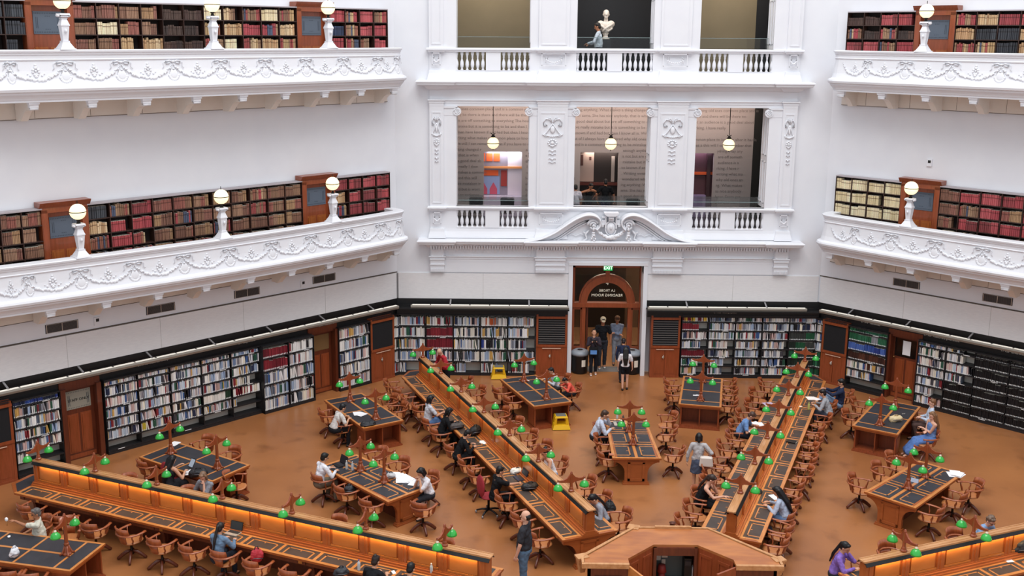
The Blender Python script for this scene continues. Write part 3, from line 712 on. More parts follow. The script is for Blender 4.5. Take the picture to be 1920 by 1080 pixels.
def balcony(side,k,zr,label):
    t=thing('balcony',label,'balcony',M=WM[side]@Matrix.Translation((0,0,zr)))
    m=MB(); m.sweep(bal_frames(0),bprof); 
    m.build('balcony_front',white,t,fix=True)
    m=MB(); N=30; vs=[];fs=[]
    for i in range(N+1):
        x=.42+(WD-.84)*i/N; o=boff(x)-.28 if .8<x<WD-.8 else .9
        for y in (0,o):
            for z in (-1.12,-1.2): vs.append((x,y,z))
    for i in range(N): j=i*4; fs+=[(j,j+2,j+6,j+4),(j+1,j+5,j+7,j+3)]
    m.add(vs,fs); m.build('balcony_floor',cream,t)
    for j in range(10):
        c=WD/2+.7+1.4*(j-5); sc=1
        if j==0: c=1.2; sc=.62
        if j==9: c=WD-1.3; sc=.62
        sl=(boff(c+.1)-boff(c-.1))/.2
        if gar0[0] is None: gar0[0]=garland_mesh().build('garland',white,t); o=gar0[0]
        else: o=gar0[0].copy(); C.objects.link(o); o.parent=t
        o.location=(c,boff(c)-.012,-.34); o.rotation_euler=(math.radians(7),0,math.atan(sl)); o.scale=(sc,1,1)
    for j in range(10):
        c=WD/2+1.42*(j-4.5)
        if brk0[0] is None:
            m=MB(); m.prism([(-1.0,0),(-1.0,-.5),(-.7,-.5),(-.45,-.28),(-.3,-.2),(-.06,-.2),(-.14,-.13),(-.12,0)],-.09,.09,'x',mi=1); m.box(-.13,.13,-.12,.03,-.05,0); m.box(-.11,.11,-.12,.0,-.13,-.05)  # console takes the beige shade tint, the scroll stays white
            m.tube([(-.1,-.03,-.16),(.1,-.03,-.16)],.035,8); brk0[0]=m.build('bracket',[white,cream],t,fix=True); o=brk0[0]
        else: o=brk0[0].copy(); C.objects.link(o); o.parent=t
        o.location=(c,boff(c)-.08,-1.26)
for side,nm in (('left','left'),('right','right'),('far_left','outer left'),('far_right','outer right')):
    if side in('left','right'):
        for k,n in ((0,'lower'),(1,'upper')):
            balcony(side,k,5.9+LV*k,'%s %s curved white balcony front with garland frieze and brackets'%(n,nm))
# globe lamps on the balcony rails
gl0=None
def globe_lamp(side,t,z,label):
    global gl0
    Mx=WM[side]@Matrix.Translation((t,boff(t)-.13,z))
    if gl0: return dup(gl0,M=Mx,label=label)
    g=thing('globe_lamp',label,'lamp',M=Mx,group='globe lamps on the balcony rails')
    m=MB(); 
    def fr(r0,r1,z0,z1): m.frustum((0,0),(r0,r0),(r1,r1),z0,z1)
    fr(.2,.19,0,.03); fr(.17,.085,.03,.18); fr(.09,.09,.18,.21); fr(.066,.098,.21,.57); fr(.11,.11,.57,.6); fr(.105,.06,.6,.74); fr(.075,.075,.74,.77); fr(.13,.12,.83,.87)
    m.build('pedestal',white,g)
    m=MB()
    for s in (-1,1):
        m.tube([(s*.12,0,.8),(s*.14,.0,.83)],.035,8); m.sph((s*.13,0,.81),(.04,.11,.035),8)
    m.sph((0,.12,.45),(.035,.03,.05),6); m.frustum((0,0),(.1,.1),(.08,.08),.78,.83); m.build('scroll_capital',white,g)
    m=MB(); m.lathe([(.06,.87),(.03,.93),(.07,.97),(.06,1.0)],seg=12); m.build('globe_collar',iron,g)
    m=MB(); m.sph((0,0,1.17),.205,20); m.build('glass_globe',globe,g)
    m=MB(); m.lathe([(.207,1.16),(.213,1.17),(.207,1.18)],seg=24); m.tube([(0,0,1.37),(0,0,1.46)],.01,5); m.build('equator_band',iron,g)
    gl0=g; return g
for side in ('left','right'):
    for k,n in ((0,'lower'),(1,'upper')):
        for j,tt in enumerate((3.43,7.3,11.3)):
            x=tt if side=='left' else WD-tt
            if side=='right' and j>0: continue
            globe_lamp(side,x,5.9+LV*k,'white pedestal globe lamp on the %s %s balcony rail%s'%(n,side,'' if side=='right' else ', '+ORD[j]+' from the facade corner'))
# ================================================================ books
BOOKS=[]   # dict per book
def fill(side,x0,x1,yb,yf,z,hmax,pal,kind,bay,row,case,wr=(.028,.05),hr=(.62,.9),gap=None,lean=.06,solid=False,dens=1.0):
    "fill one bay of a shelf from its right end (x0, seen from the room) leftwards"
    x=x1-.012; n=0
    xe=x0+.012 if gap is None else x0+gap*(x1-x0)
    col=R_.choice(pal); run=0; h=hmax*R_.uniform(*hr)
    while x-wr[0]>xe:
        if run<=0:
            col=R_.choice(pal); run=R_.choice((1,1,1,2,3)) if not solid else R_.choice((4,6,9)); h=hmax*R_.uniform(*hr); d=(yf-yb)*R_.uniform(.78,.98)
        run-=1
        w=R_.uniform(*wr)
        if x-w<xe: break
        hh=h if solid else hmax*R_.uniform(*hr) if R_.random()<.7 else h
        ln=0
        if R_.random()<lean: ln=R_.uniform(.06,.22)
        q_=R_.uniform(.8,1.15); c=[max(0,min(1,v*q_*(1.4 if kind=='g' else 1))) for v in lin(col)[:3]]
        BOOKS.append(dict(side=side,x=x-w/2-ln*hh/2,w=w,y0=yb,y1=yf-R_.uniform(0,.03),z=z,h=hh,c=c,lean=ln,kind=kind,bay=bay,row=row,case=case,n=n,hex=col)); n+=1
        x-=w*1.03+ln*hh*.9
def cname(h):
    r,g,b=[int(h[i:i+2],16) for i in (0,2,4)]
    mx,mn=max(r,g,b),min(r,g,b)
    if mx<70: return 'black' if mx-mn<18 else ('dark blue' if b==mx else 'dark green' if g==mx else 'dark brown')
    if mx-mn<30: return 'white' if mn>205 else 'pale grey' if mn>165 else 'grey' if mn>90 else 'dark grey'
    if r==mx: 
        if r-b>35 and r-g<55: return 'cream' if r>215 else 'tan' if r>140 else 'brown'
        return 'red' if r>150 and g<90 else 'maroon' if g<70 else 'pink' if b>g else 'rust brown'
    if g==mx: return 'green' if g>90 else 'dark green'
    return 'pale blue' if b>190 and r>130 else 'blue' if b>100 else 'navy'
def bookcase(side,x0,x1,z0,ztop,yb,yf,rows,nb,name,label,wood,back,lip,thin=.02,grp=None,baseh=.08,gname=None):
    t=thing(name,label,'bookcase',M=WM[side]@Matrix.Translation((x0,0,z0)),group=grp); L=x1-x0
    m=MB(); m.box(0,L,yb-.02,yb,0,ztop-z0); m.build('back_panel',back,t)
    for i in range(nb+1):
        x=L*i/nb; m=MB(); m.box(max(0,x-thin/2) if i else 0,min(L,x+thin/2) if i<nb else L,yb,yf-.0,0,ztop-z0); m.build('upright',wood,t)
    for j,z in enumerate(rows):
        m=MB(); m.box(.01,L-.01,yb,yf-.01,z-z0-lip,z-z0); m.build('shelf_board',wood,t)
    m=MB(); m.box(0,L,yb,yf+.012,ztop-z0,ztop-z0+.035); m.build('top_board',mat('pale_top','a9a2a6',.7) if name=='gallery_bookcase' else wood,t)  # gallery top boards are paler than the case wood
    if baseh: m=MB(); m.box(0,L,yb,yf+.0,0,baseh); m.build('plinth',wood,t)
    return t
LEA={'a':['7c5a44','74503e','8a6650','7a4c40','6a4638','94704f','80483e'],'r':['8e3238','98383c','7e2e32','a04246','6f2c2e'],'t':['b4926a','a8805a','c4a882','9c7650'],'d':['3a2824','4a342c','2e2320','40302a'],'m':['7a5a44','8a3a38','a8885e','6b4a38','3a4258','8e3238','b89c76','8a6a50','7e4a3a'],'c':['d2c29c','c9b88e','dccdaa'],'b':['24304e','2c3a5c','1d2740'],'k':['26282e','1f2126','30343a']}
GROWS=[z+4.85 for z in (1.83,1.415,1.0,.585,.16)]
door_g0=[None]
def gallery_door(side,xc,z,label,n):
    Mx=WM[side]@Matrix.Translation((xc,.02,z))
    t=thing('door_%d'%n,None,None,M=Mx,kind='structure')
    m=MB(); w=.61
    m.box(-w,-w+.16,0,.28,0,2.2); m.box(w-.16,w,0,.28,0,2.2); m.box(-w,w,0,.28,2.12,2.26); m.prism([(0,2.26),(.3,2.26),(.36,2.34),(.4,2.4),(0,2.4)],-w-.06,w+.06,'x'); m.build('door_frame',woodA,t)
    m=MB(); m.box(-w+.16,w-.16,0,.1,0,2.12); m.build('door_leaf',woodA,t)
    m=MB()
    for a,b,c,d in ((-.36,-.03,.1,1.1),(.03,.36,.1,1.1)):
        m.box(a,b,.1,.11,c,d); m.box(a+.05,b-.05,.11,.125,c+.05,d-.05)
    m.build('door_panel',mat('door_panel_wood','a9602c',.35,var='8f4a20',scale=3,stretch=(6,6,.8),coat=.2),t)
    m=MB(); m.box(-.36,.36,.1,.115,1.42,1.98); m.build('frosted_glass',mat('frosted_slate_glass','596472',.4),t)
    m=MB()
    for i in range(16):
        x=-.32+i*.64/15; m.box(x-.008,x+.008,.115,.119,1.92,1.945); m.box(x-.008,x+.008,.115,.119,1.455,1.48)
    for x in (-.29,-.25,.25,.29): m.box(x-.006,x+.006,.115,.119,1.56,1.84)
    for x in (-.05,0,.05): m.box(x-.01,x+.01,.115,.119,1.85,1.87); m.box(x-.01,x+.01,.115,.119,1.53,1.55)
    m.build('etched_pattern',mat('etched_dark','39424e',.5),t)
    m=MB(); m.sph((.42,.14,1.05),(.035,.05,.035),8); m.build('door_knob',brass,t)
def gallery(side,fl,rpals):
    z=4.85+LV*fl; nm='%s %s gallery'%(('lower','upper')[fl],side)
    segs=[(.48,2.70,4),(3.92,10.68,11),(11.86,13.94,4)]
    for si,(t0,t1,nb) in enumerate(segs):
        x0,x1=(t0,t1) if side=='left' else (WD-t1,WD-t0)
        case=nm+[' corner',' long',' outer'][si]+' bookcase'
        bookcase(side,x0,x1,z,z+2.22,.02,.3,[r+LV*fl for r in GROWS],nb,'gallery_bookcase','dark wooden bookcase of leather volumes, '+['corner','long middle','outer'][si]+' section of the '+nm,mat('gallery_wood','3c241c',.5,var='2c1a15',scale=3,stretch=(5,5,1)),mat('gallery_back','1c0f0d',.8),.025,.018)
        for r,zr in enumerate(GROWS[:4]):
            for b in range(nb):
                bx0=x0+(x1-x0)*b/nb; bx1=x0+(x1-x0)*(b+1)/nb
                bi=(nb-1-b) if side=='right' else b   # counted from the facade corner
                bi=b if side=='left' else nb-1-b
                pk=rpals(si,bi,r)
                if not pk: continue
                solid=pk in 'rdckba'
                gap=None
                if R_.random()<.12: gap=R_.uniform(.1,.35)
                fill(side,bx0,bx1,.04,.27,zr+LV*fl+.0,.37,LEA[pk],'g',bi,r,case,wr=(.03,.048) if pk in 'adc' else (.04,.07),hr=(.74,.92) if pk!='d' else (.6,.72),gap=gap,lean=.0,solid=solid)
    for j,tc in enumerate((3.31,11.27)):
        gallery_door(side,tc if side=='left' else WD-tc,z,'',3+j)
def pal_ll(si,b,r):
    if si==0: return 'r' if (b<3 or r==0) else 'm' if R_.random()<.5 else 't'
    if si==1:
        if b<1: return 'a'
        if b in(8,9): return R_.choice('rrm')
        if b>=10: return R_.choice('mtk')
        return R_.choice('aaaam')
    return R_.choice('aaa')
def pal_ul(si,b,r):
    if si==0: return R_.choice('mmrmb')
    if si==1:
        if b in (5,6): return 'd'
        if b<5: return R_.choice('mmctr')
        return R_.choice('aatc')
    return 'k' if b==0 else R_.choice('mk')
def pal_lr(si,b,r):
    if si==0: return 'c'
    if si==1: return R_.choice('rrma') if b else R_.choice('ac')
    return 'm'
def pal_ur(si,b,r): return R_.choice('mrdt') if si==0 else R_.choice('mkrrt')
gallery('left',0,pal_ll); gallery('left',1,pal_ul); gallery('right',0,pal_lr); gallery('right',1,pal_ur)
# ---------------------------------------------------------------- ground floor shelving
PUB=['e0dcd6','d8d2ce','c4b6b4','8f8c92','e8e6e8','b89a92','4b4a50','e6e4e0','dcdde2','f0efec','cfd4dc','9fb2cc','e9e2d0','3f5f94','7f93b5','b9c3d0','2a3350','8c2f36','d8b9b4','556070','e3ddd0','c9a05a','2f5a48','1c1e24','ece9e4','c4d2de','8a8f9c']
RED=['7c2430','8a2a34','6d1f2a']; GRN=['1f5a3c','245f46','17402e','2d6b4c']; BLK=['131316','17171b','0f0f12']; BLU=['2b3f86','3956a0','4a68ad']; BRN=['4c2a20','5a3426','3e231c']; ORG=['b5562c','c0622f']; CRM=['d9cfae','cabf9a','b99c48']
R7=[2.0,1.69,1.37,1.05,.74,.43,.12]; R5=[1.77,1.36,.93,.51,.1]
def shelfrun(side,x0,x1,rows,nb,yf,label,case,spec,ztop=2.14,back=backp):
    t=bookcase(side,x0,x1,0,ztop,.02-.1,yf,rows,nb,'bookcase',label,shelfgrey if False else mat('black_shelf_metal','1b1b1e',.5),back,.035,.02,baseh=.08)
    m=MB()
    for k_,z in enumerate(rows):
        for q_ in range(nb):
          if (k_*5+q_*3)%7>1: continue
          xx=(x1-x0)*(q_+.3+.4*((k_*7+q_*3)%5)/5)/nb; m.box(xx-.1,xx+.1,yf-.008,yf-.004,z-.022,z-.002)
    m.build('label_strip',mat('white_label_strip','e2e2e2',.6),t)
    rows=list(rows)
    for r,z in enumerate(rows):
        hm=(rows[r-1]-z if r else (ztop-z))-.03
        hm=min(hm,.4)
        for b in range(nb):
            # bays counted from the left as seen
            bi=nb-1-b
            sp=spec(r,bi)
            if sp is None: continue
            pal,gap,solid=sp
            fill(side,x0+(x1-x0)*b/nb+.01,x0+(x1-x0)*(b+1)/nb-.01,-.02,yf-.02,z,hm,pal,'p',bi,r,case,wr=(.02,.045) if not solid else (.03,.04),gap=gap,solid=solid,lean=.05 if not solid else 0,hr=(.76,.98))
    return t
def sp_front_left(r,b):
    if r==0 and b==3: return (ORG+PUB[:4],None,False)
    if r==1 and b in(0,1): return (RED,None,True) if b==1 else (PUB,None,False)
    if r==2 and b==1: return (RED,None,True)
    if r==2 and b==3: return (['1d4a36','e6e4e0','2b3f86','dcdde2','1c1e24'],None,False)
    if r==1 and b==4: return (PUB,.2,False)
    if r==2 and b==4: return (PUB,.3,False)
    if r==4: return {0:(PUB,.75,False),2:(PUB,.55,False),3:(PUB,.35,False),4:(PUB,.2,False)}.get(b)
    return (PUB,None,False)
shelfrun('front',fx(-2.46),fx(-7.14),R5,5,.22,'tall black bookcase of library books left of the doorway','bookcase left of the doorway',sp_front_left)
def sp_front_right(r,b):
    if r in(0,) and b==0: return (['e6c24a','e6e4e0','6d1f2a','7c2430'],None,False)
    if r==1 and b==0: return (RED,.35,True)
    if r==4 and b==0: return (RED,.08,True)
    if b==4 and r>=2: return (['1f5a3c','1c2a24','245f46','22352c','3a3f3c'],None,True)
    if r in(3,4,5,6) and b in(0,1): return (PUB,[.25,.3,.35,.4][r-3],False) if not(r==4) else (PUB,.2,False)
    if r in(3,4,6) and b in(2,3): return (PUB,R_.choice((.1,.15)),False)
    return (PUB,None,False)
shelfrun('front',fx(7.14),fx(2.55),R7,5,.22,'tall black bookcase of library books right of the doorway','bookcase right of the doorway',sp_front_right,ztop=2.2)
def sp_left_main(r,b):
    if r==6: return {1:None,0:None}.get(b,None)
    if b==4: return (PUB,None,False) if r<3 else [(PUB,.35,False),(['f0efec','e9e2d0','7c2430'],None,False),(PUB,.85,False)][r-3] if r<6 else None
    if r==4 and b==3: return (['1c3a28','e9e6e0','efe9e0'],None,True)
    if r==5 and b==1: return (PUB+['c9b83a','c9b83a'],None,False)
    return (PUB,None,False)
shelfrun('left',5.62,10.55,R7,5,.25,'long seven-tier bookcase on the left wall','long left wall bookcase',sp_left_main)
def sp_leftA(r,b):
    if b==0 and r<2: return (RED,None,True)
    if r==0: return (['1c1e24','f0efec','8c2f36','e6e4e0'],None,False)
    if r==2 and b==0: return (RED+PUB,None,False)
    return (PUB,None,False)
shelfrun('left',3.74,5.62,R5,2,.42,'deep five-tier bookcase beside the left wall door','deep left wall bookcase',sp_leftA)
shelfrun('left',1.38,2.66,R5,1,.27,'narrow bookcase near the left corner cupboard','narrow bookcase near the left corner',lambda r,b:(PUB,None,False))
shelfrun('left',11.76,13.0,R7,1,.25,'narrow bookcase beside the staff only door','bookcase left of the staff only door',lambda r,b:(BLU+['1d2740','24304e'],None,True) if r==0 else None if r==6 else (PUB,.75,False) if r==5 else (PUB,None,False))
shelfrun('right',WD-2.66,WD-1.3,R7,1,.27,'narrow bookcase with green and blue volumes on the right wall','green and blue volume bookcase',lambda r,b:[(GRN,None,True),(GRN+['8f9298'],None,True),(['7a8290']+BLU,None,True),(BRN,None,True),(BRN+PUB,None,False),(PUB,.35,False),None][r])
shelfrun('right',WD-5.45,WD-3.66,R7,2,.25,'bookcase right of the right wall door','bookcase right of the right wall door',lambda r,b:(PUB,None if b==0 and r!=5 else .4 if b==0 else [.4,.4,.05,.4,1,1,1][r],False) if (b==0 or r<4) else (BLK,None,True))
shelfrun('right',WD-10.6,WD-5.45,R7,5,.3,'wide bookcase of black box files on the right wall','black box file bookcase',lambda r,b:(BLK,None,True),back=mat('dull_back_panel','6f6a62',.7))
shelfrun('left',.02,.34,R5,1,.2,'shallow corner bookcase at the left corner','left corner bookcase',lambda r,b:(PUB,None,False))
shelfrun('right',WD-.34,WD-.02,R7,1,.2,'shallow corner bookcase at the right corner','right corner bookcase',lambda r,b:(BLU+PUB,None,False) if r<4 else (GRN,None,True))
# cupboards
def cupboard(side,xc,w,label,louv,yf=.26):
    t=thing('cupboard',label,'cupboard',M=WM[side]@Matrix.Translation((xc,0,0)))
    h=2.2
    m=MB(); m.box(-w,w,-.1,yf-.03,0,h); m.box(-w,-w+.07,yf-.03,yf,0,h); m.box(w-.07,w,yf-.03,yf,0,h); m.box(-w,w,yf-.03,yf+.02,1.06,1.14); m.box(-w,w,yf-.03,yf+.02,0,.06); m.box(-w,w,yf-.03,yf+.03,2.06,2.14)
    m.build('cabinet_body',woodA,t)
    for s in (-1,1):
        m=MB(); a,b=sorted((s*.01,s*(w-.07))); m.box(a,b,yf-.03,yf-.008,.06,1.06); m.box(a+.08,b-.08,yf-.008,yf,.14,.98); d=m.build('cupboard_door',woodA,t)
        if s<0 or 1:
            m=MB(); 
            if s>0: m.tube([(.05,yf+.02,.66),(.08,yf+.035,.74),(.05,yf+.02,.8),(.02,yf+.03,.72)],.012,5); m.sph((.05,yf+.01,.72),(.03,.02,.05),6); m.build('ornate_handle',silver,d)
    m=MB(); m.box(-w*.6,w*.6,yf+.02,yf+.035,1.0,1.02); m.build('slot_label',mat('slot_pale','d9b7a0',.5),t)
    m=MB(); m.box(-w+.07,w-.07,yf-.03,yf-.01,1.14,2.06); m.build('black_panel',blackf,t)
    m=MB()
    if louv:
        for i in range(11): z=1.18+i*.08; m.box(-w+.08,w-.08,yf-.015,yf+.015,z,z+.015)
    else:
        for i in range(5): z=2.17+i*.055; m.box(-w+.05,w-.05,yf-.02,yf+.03,z,z+.012)
    m.build('louvre',mat('louvre_grey','6e6a68',.5) if louv else dgrey,t)
cupboard('front',fx(-1.89),.53,'louvred mahogany cupboard left of the doorway',True,yf=.22)
cupboard('front',fx(2.0),.5,'louvred mahogany cupboard right of the doorway',True,yf=.22)
cupboard('left',.86,.5,'black-panelled mahogany cupboard near the left corner',False)
cupboard('left',13.55,.52,'black-panelled mahogany cupboard at the far left edge',False)
cupboard('right',WD-.82,.46,'black-panelled mahogany cupboard near the right corner',False)
cupboard('right',WD-13.5,.52,'black-panelled mahogany cupboard at the outer end of the right wall',False)
def wall_door(side,xc,n,kind):
    t=thing('door_%d'%n,None,None,M=WM[side]@Matrix.Translation((xc,-.12,0)),kind='structure'); w=.56
    m=MB(); m.box(-w,-w+.13,0,.3,0,2.14); m.box(w-.13,w,0,.3,0,2.14); m.box(-w,w,0,.22,2.08,2.3); m.build('door_frame',woodD,t)
    m=MB(); m.box(-w+.13,w-.13,0,.05,0,2.08); m.build('door_leaf',woodD,t)
    m=MB()
    for a,b in ((-.33,-.03),(.03,.33)): m.box(a,b,.05,.06,.2,1.32); m.box(a+.04,b-.04,.06,.072,.24,1.28)
    m.box(-.4,.4,.05,.06,.04,.15); m.build('door_panel',woodA,t)
    if kind=='staff':
        m=MB(); m.box(-.34,.34,.05,.06,1.46,1.98); m.build('etched_glass',mat('etched_grey_glass','9a9688',.5),t)
        m=MB()
        for i in range(14):
            x=-.3+i*.6/13; m.box(x-.008,x+.008,.06,.063,1.93,1.95); m.box(x-.008,x+.008,.06,.063,1.49,1.51)
        for x in (-.28,-.24,.24,.28): m.box(x-.006,x+.006,.06,.063,1.56,1.86)
        m.build('etched_pattern',mat('etched_dark','39424e',.5),t)
        text('STAFF ONLY',.105,(0,.066,1.71),t,black)
    elif kind=='glazed':
        m=MB(); m.box(-.34,.34,.05,.06,1.46,1.98); m.build('glass_panel',mat('amber_glass','7c6040',.15),t)
    else:
        m=MB(); m.box(-.38,.38,.05,.06,1.4,2.0); m.build('dark_glass',mat('dark_glass','1a1412',.15),t)
        m=MB(); m.box(-.14,.12,.06,.065,1.48,1.95); m.build('pinned_notice',paper,t)
    m=MB(); m.sph((.38,.09,1.36),.025,8); m.build('door_knob',brass,t)
wall_door('left',3.18,5,'glazed'); wall_door('left',11.16,6,'staff'); wall_door('right',WD-3.16,7,'notice'); wall_door('right',WD-11.16,8,'glazed')
hl=mat('header_lettering','b8b4ac',.6)
for side,x,s in (('left',9.0,'LT 994.5  Victorian history'),('left',5.95,'LIV  Large books'),('left',3.0,'Early returns A-B'),('front',fx(4.0),'LT 000  Bibliographies'),('right',WD-1.95,'LT 378  Textbooks'),('right',WD-4.3,'LT 320  Politics and government'),('right',WD-6.6,'LT 328  Government papers')):
    o=text(s,.085,(x,.215 if side=='front' else .075,2.33),None,hl,name='header_text'); o.matrix_world=WM[side]@Matrix.Translation((x,.215 if side=='front' else .075,2.33))@Matrix.Rotation(math.pi,4,'Z')@Matrix.Rotation(math.pi/2,4,'X'); tag(o,'small white shelf heading reading '+s.split('  ')[-1]+' above the shelves','lettering')
# ---- turn book records into objects
def book_M(b):
    Mx=WM[b['side']]@Matrix.Translation((b['x'],0,b['z']))
    if b['lean']: Mx=Mx@Matrix.Rotation(b['lean'],4,'Y')
    return Mx
def book_mat(name,src,old):
    m=bpy.data.materials.new(name); m.use_nodes=True; nt=m.node_tree; b=nt.nodes['Principled BSDF']; b.inputs['Roughness'].default_value=.5
    if src=='obj': n=nt.nodes.new('ShaderNodeObjectInfo'); col=n.outputs['Color']
    else: n=nt.nodes.new('ShaderNodeAttribute'); n.attribute_name='Col'; col=n.outputs['Color']
    if old:
        uv=nt.nodes.new('ShaderNodeUVMap'); sp=nt.nodes.new('ShaderNodeSeparateXYZ'); nt.links.new(uv.outputs[0],sp.inputs[0])
        r=nt.nodes.new('ShaderNodeValToRGB'); r.color_ramp.interpolation='CONSTANT'; e=r.color_ramp.elements
        e[0].position=0; e[0].color=(1,1,1,1); e[1].position=.12; e[1].color=(1.3,1.2,1.05,1)
        for p,c in ((.14,(1,1,1,1)),(.3,(1.3,1.2,1.05,1)),(.32,(1,1,1,1)),(.62,(1.5,1.3,1,1)),(.64,(.35,.3,.3,1)),(.76,(1.6,1.4,1.1,1)),(.78,(1,1,1,1)),(.92,(1.3,1.2,1.05,1)),(.94,(1,1,1,1))):
            k=e.new(p); k.color=c
        mx=nt.nodes.new('ShaderNodeMixRGB'); mx.blend_type='MULTIPLY'; mx.inputs[0].default_value=.85
        nt.links.new(sp.outputs['Y'],r.inputs[0]); nt.links.new(col,mx.inputs[1]); nt.links.new(r.outputs[0],mx.inputs[2]); col=mx.outputs[0]
        mx2=nt.nodes.new('ShaderNodeMixRGB'); mx2.blend_type='MULTIPLY'; mx2.inputs[0].default_value=.45
        tc=nt.nodes.new('ShaderNodeTexCoord'); nz=nt.nodes.new('ShaderNodeTexNoise'); nz.inputs['Scale'].default_value=30
        nt.links.new(tc.outputs['Object'],nz.inputs['Vector']); nt.links.new(col,mx2.inputs[1]); nt.links.new(nz.outputs['Fac'],mx2.inputs[2]); 
        g=nt.nodes.new('ShaderNodeGamma'); g.inputs[1].default_value=.85; nt.links.new(mx2.outputs[0],g.inputs[0]); col=g.outputs[0]
    nt.links.new(col,b.inputs['Base Color']); return m
def book_geo(w,d,h,old):
    "spine faces +y at y=0; box with a rounded spine; faces: (verts, faces, mats, spine face ids)"
    a=w/2; r=min(.012,w*.3)
    prof=[(-a,-d),(a,-d),(a,-r),(a*.55,0),(-a*.55,0),(-a,-r)]
    vs=[(x,y,z) for z in (0,h) for x,y in prof]
    fs=[(6,7,8,9,10,11),(1,2,8,7),(2,3,9,8),(3,4,10,9),(4,5,11,10),(5,0,6,11),(5,4,3,2,1,0)]
    mi=[1,0,0,0,0,0,1]
    if not old:
        k=len(vs); sh=h*.16; vs+=[(-a*.5,.001,0.005),(a*.5,.001,.005),(a*.5,.001,sh),(-a*.5,.001,sh)]; fs.append((k+1,k,k+3,k+2)); mi.append(2)
    return vs,fs,mi
def mk_mesh(name,recs,mats):
    vs=[];fs=[];mi=[];cols=[];uvs=[]
    for (Mx,w,d,h,c,kd) in recs:
        v,f,mm=book_geo(w,d,h,kd=='g')
        if len(mats)>3 and kd=='p': mm=[3 if q==0 else q for q in mm]
        n=len(vs); vs+=[tuple(Mx@Vector(p)) for p in v]; fs+=[tuple(i+n for i in q) for q in f]; mi+=mm
        for q in f:
            for i in q: uvs+= [0.5,min(1,v[i][2]/h)]
        cols+=[(c[0],c[1],c[2],1)]*sum(len(q) for q in f)
    me=bpy.data.meshes.new(name); me.from_pydata(vs,[],fs)
    for m in mats: me.materials.append(m)
    me.polygons.foreach_set('material_index',mi)
    uv=me.uv_layers.new(name='UVMap'); uv.data.foreach_set('uv',uvs)
    ca=me.color_attributes.new('Col','FLOAT_COLOR','CORNER'); ca.data.foreach_set('color',[x for c in cols for x in c]); me.update(); return me
bm_obj={'g':book_mat('old_binding','obj',True),'p':book_mat('book_cover','obj',False)}
bm_att={'g':book_mat('old_binding_row','att',True),'p':book_mat('book_cover_row','att',False)}
for b in BOOKS:
    P=book_M(b)@Vector((0,b['y1'],b['h']/2)); x,y,z=proj(P); b['on']=0<x<1920 and 0<y<1080 and not (b['kind']=='g' and b['row']==3)
    nrm=WM[b['side']].col[1].xyz; vd=(CAM-P).normalized()
    b['sc']=b['w']*b['h']*max(.05,nrm.dot(vd))/z/z if b['on'] else 0
BOOKS.sort(key=lambda b:-b['sc']); top=BOOKS[:300]; rest=BOOKS[300:]
proto={}
for b in top:
    kind=b['kind']; wq=round(b['w']/.006)*.006; hq=round(b['h']/.02)*.02; dq=round((b['y1']-b['y0']-.02)/.03)*.03; key=(kind,wq,hq,dq)
    if key not in proto: proto[key]=mk_mesh('book',[(Matrix.Identity(4),wq*.96,dq,hq,(1,1,1),kind)],[bm_obj[kind],pages,lab])
    o=bpy.data.objects.new('book',proto[key]); C.objects.link(o); o.matrix_world=book_M(b)@Matrix.Translation((0,b['y1'],0)); o.color=(*b['c'],1)
    rn=ORD[b['row']]+' shelf'
    cs=b['case'].replace(' bookcase','').replace(' long','').replace('wall ','').replace('bookcase ','') 
    if kind=='g': tag(o,'%s volume, %s in bay %s from corner, %s, %s'%(cname(b['hex']),ordn(b['n']),ORD[b['bay']],rn,cs),'book','leather volumes on the gallery shelves')
    else: tag(o,'%s book, %s in %s bay, %s, %s'%(cname(b['hex']),ordn(b['n']),ORD[b['bay']],rn,cs),'book','library books on the ground floor shelves')
me=mk_mesh('books',[(book_M(b)@Matrix.Translation((0,b['y1'],0)),b['w']*.96,b['y1']-b['y0']-.01,b['h'],b['c'],b['kind']) for b in rest],[bm_att['g'],pages,lab,bm_att['p']])
o=bpy.data.objects.new('books',me); C.objects.link(o)
tag(o,'remaining rows of leather volumes and library books on all the shelves','books',kind='stuff')
# ================================================================ furniture
TOPZ=.76
def desk_leather(m_parent,name,u0,u1,v0,v1,openv,z=TOPZ,lm=None,back=False):
    "one leather writing panel with its inlaid wooden strips; openv = +1/-1 side of the sitter"
    m=MB(); m.box(v0,v1,u0,u1,z,z+.004,0)
    uc=(u0+u1)/2; hw=.25*(u1-u0)/.84+.06; s=.018; zz=z+.004
    vi,vo=(v0,v1) if openv>0 else (v1,v0)
    vin=vi+(vo-vi)*.2
    a,b=sorted((vin,vo))
    m.box(a,b,uc-hw-s,uc-hw+s,zz,zz+.003,1); m.box(a,b,uc+hw-s,uc+hw+s,zz,zz+.003,1)
    a,b=sorted((vin,vin+(vo-vi)*.07)); m.box(a,b,uc-hw-s,uc+hw+s,zz,zz+.003,1)
    a,b=sorted((vin+(vo-vi)*.09,vin+(vo-vi)*.2)); m.box(a,b,uc-.014,uc+.014,zz,zz+.003,1)
    return m.build(name,[lm or leather,woodL],m_parent)
MOD=.918; U0=4.1; NM=13
UM=[U0+MOD*(i+.5) for i in range(NM)]
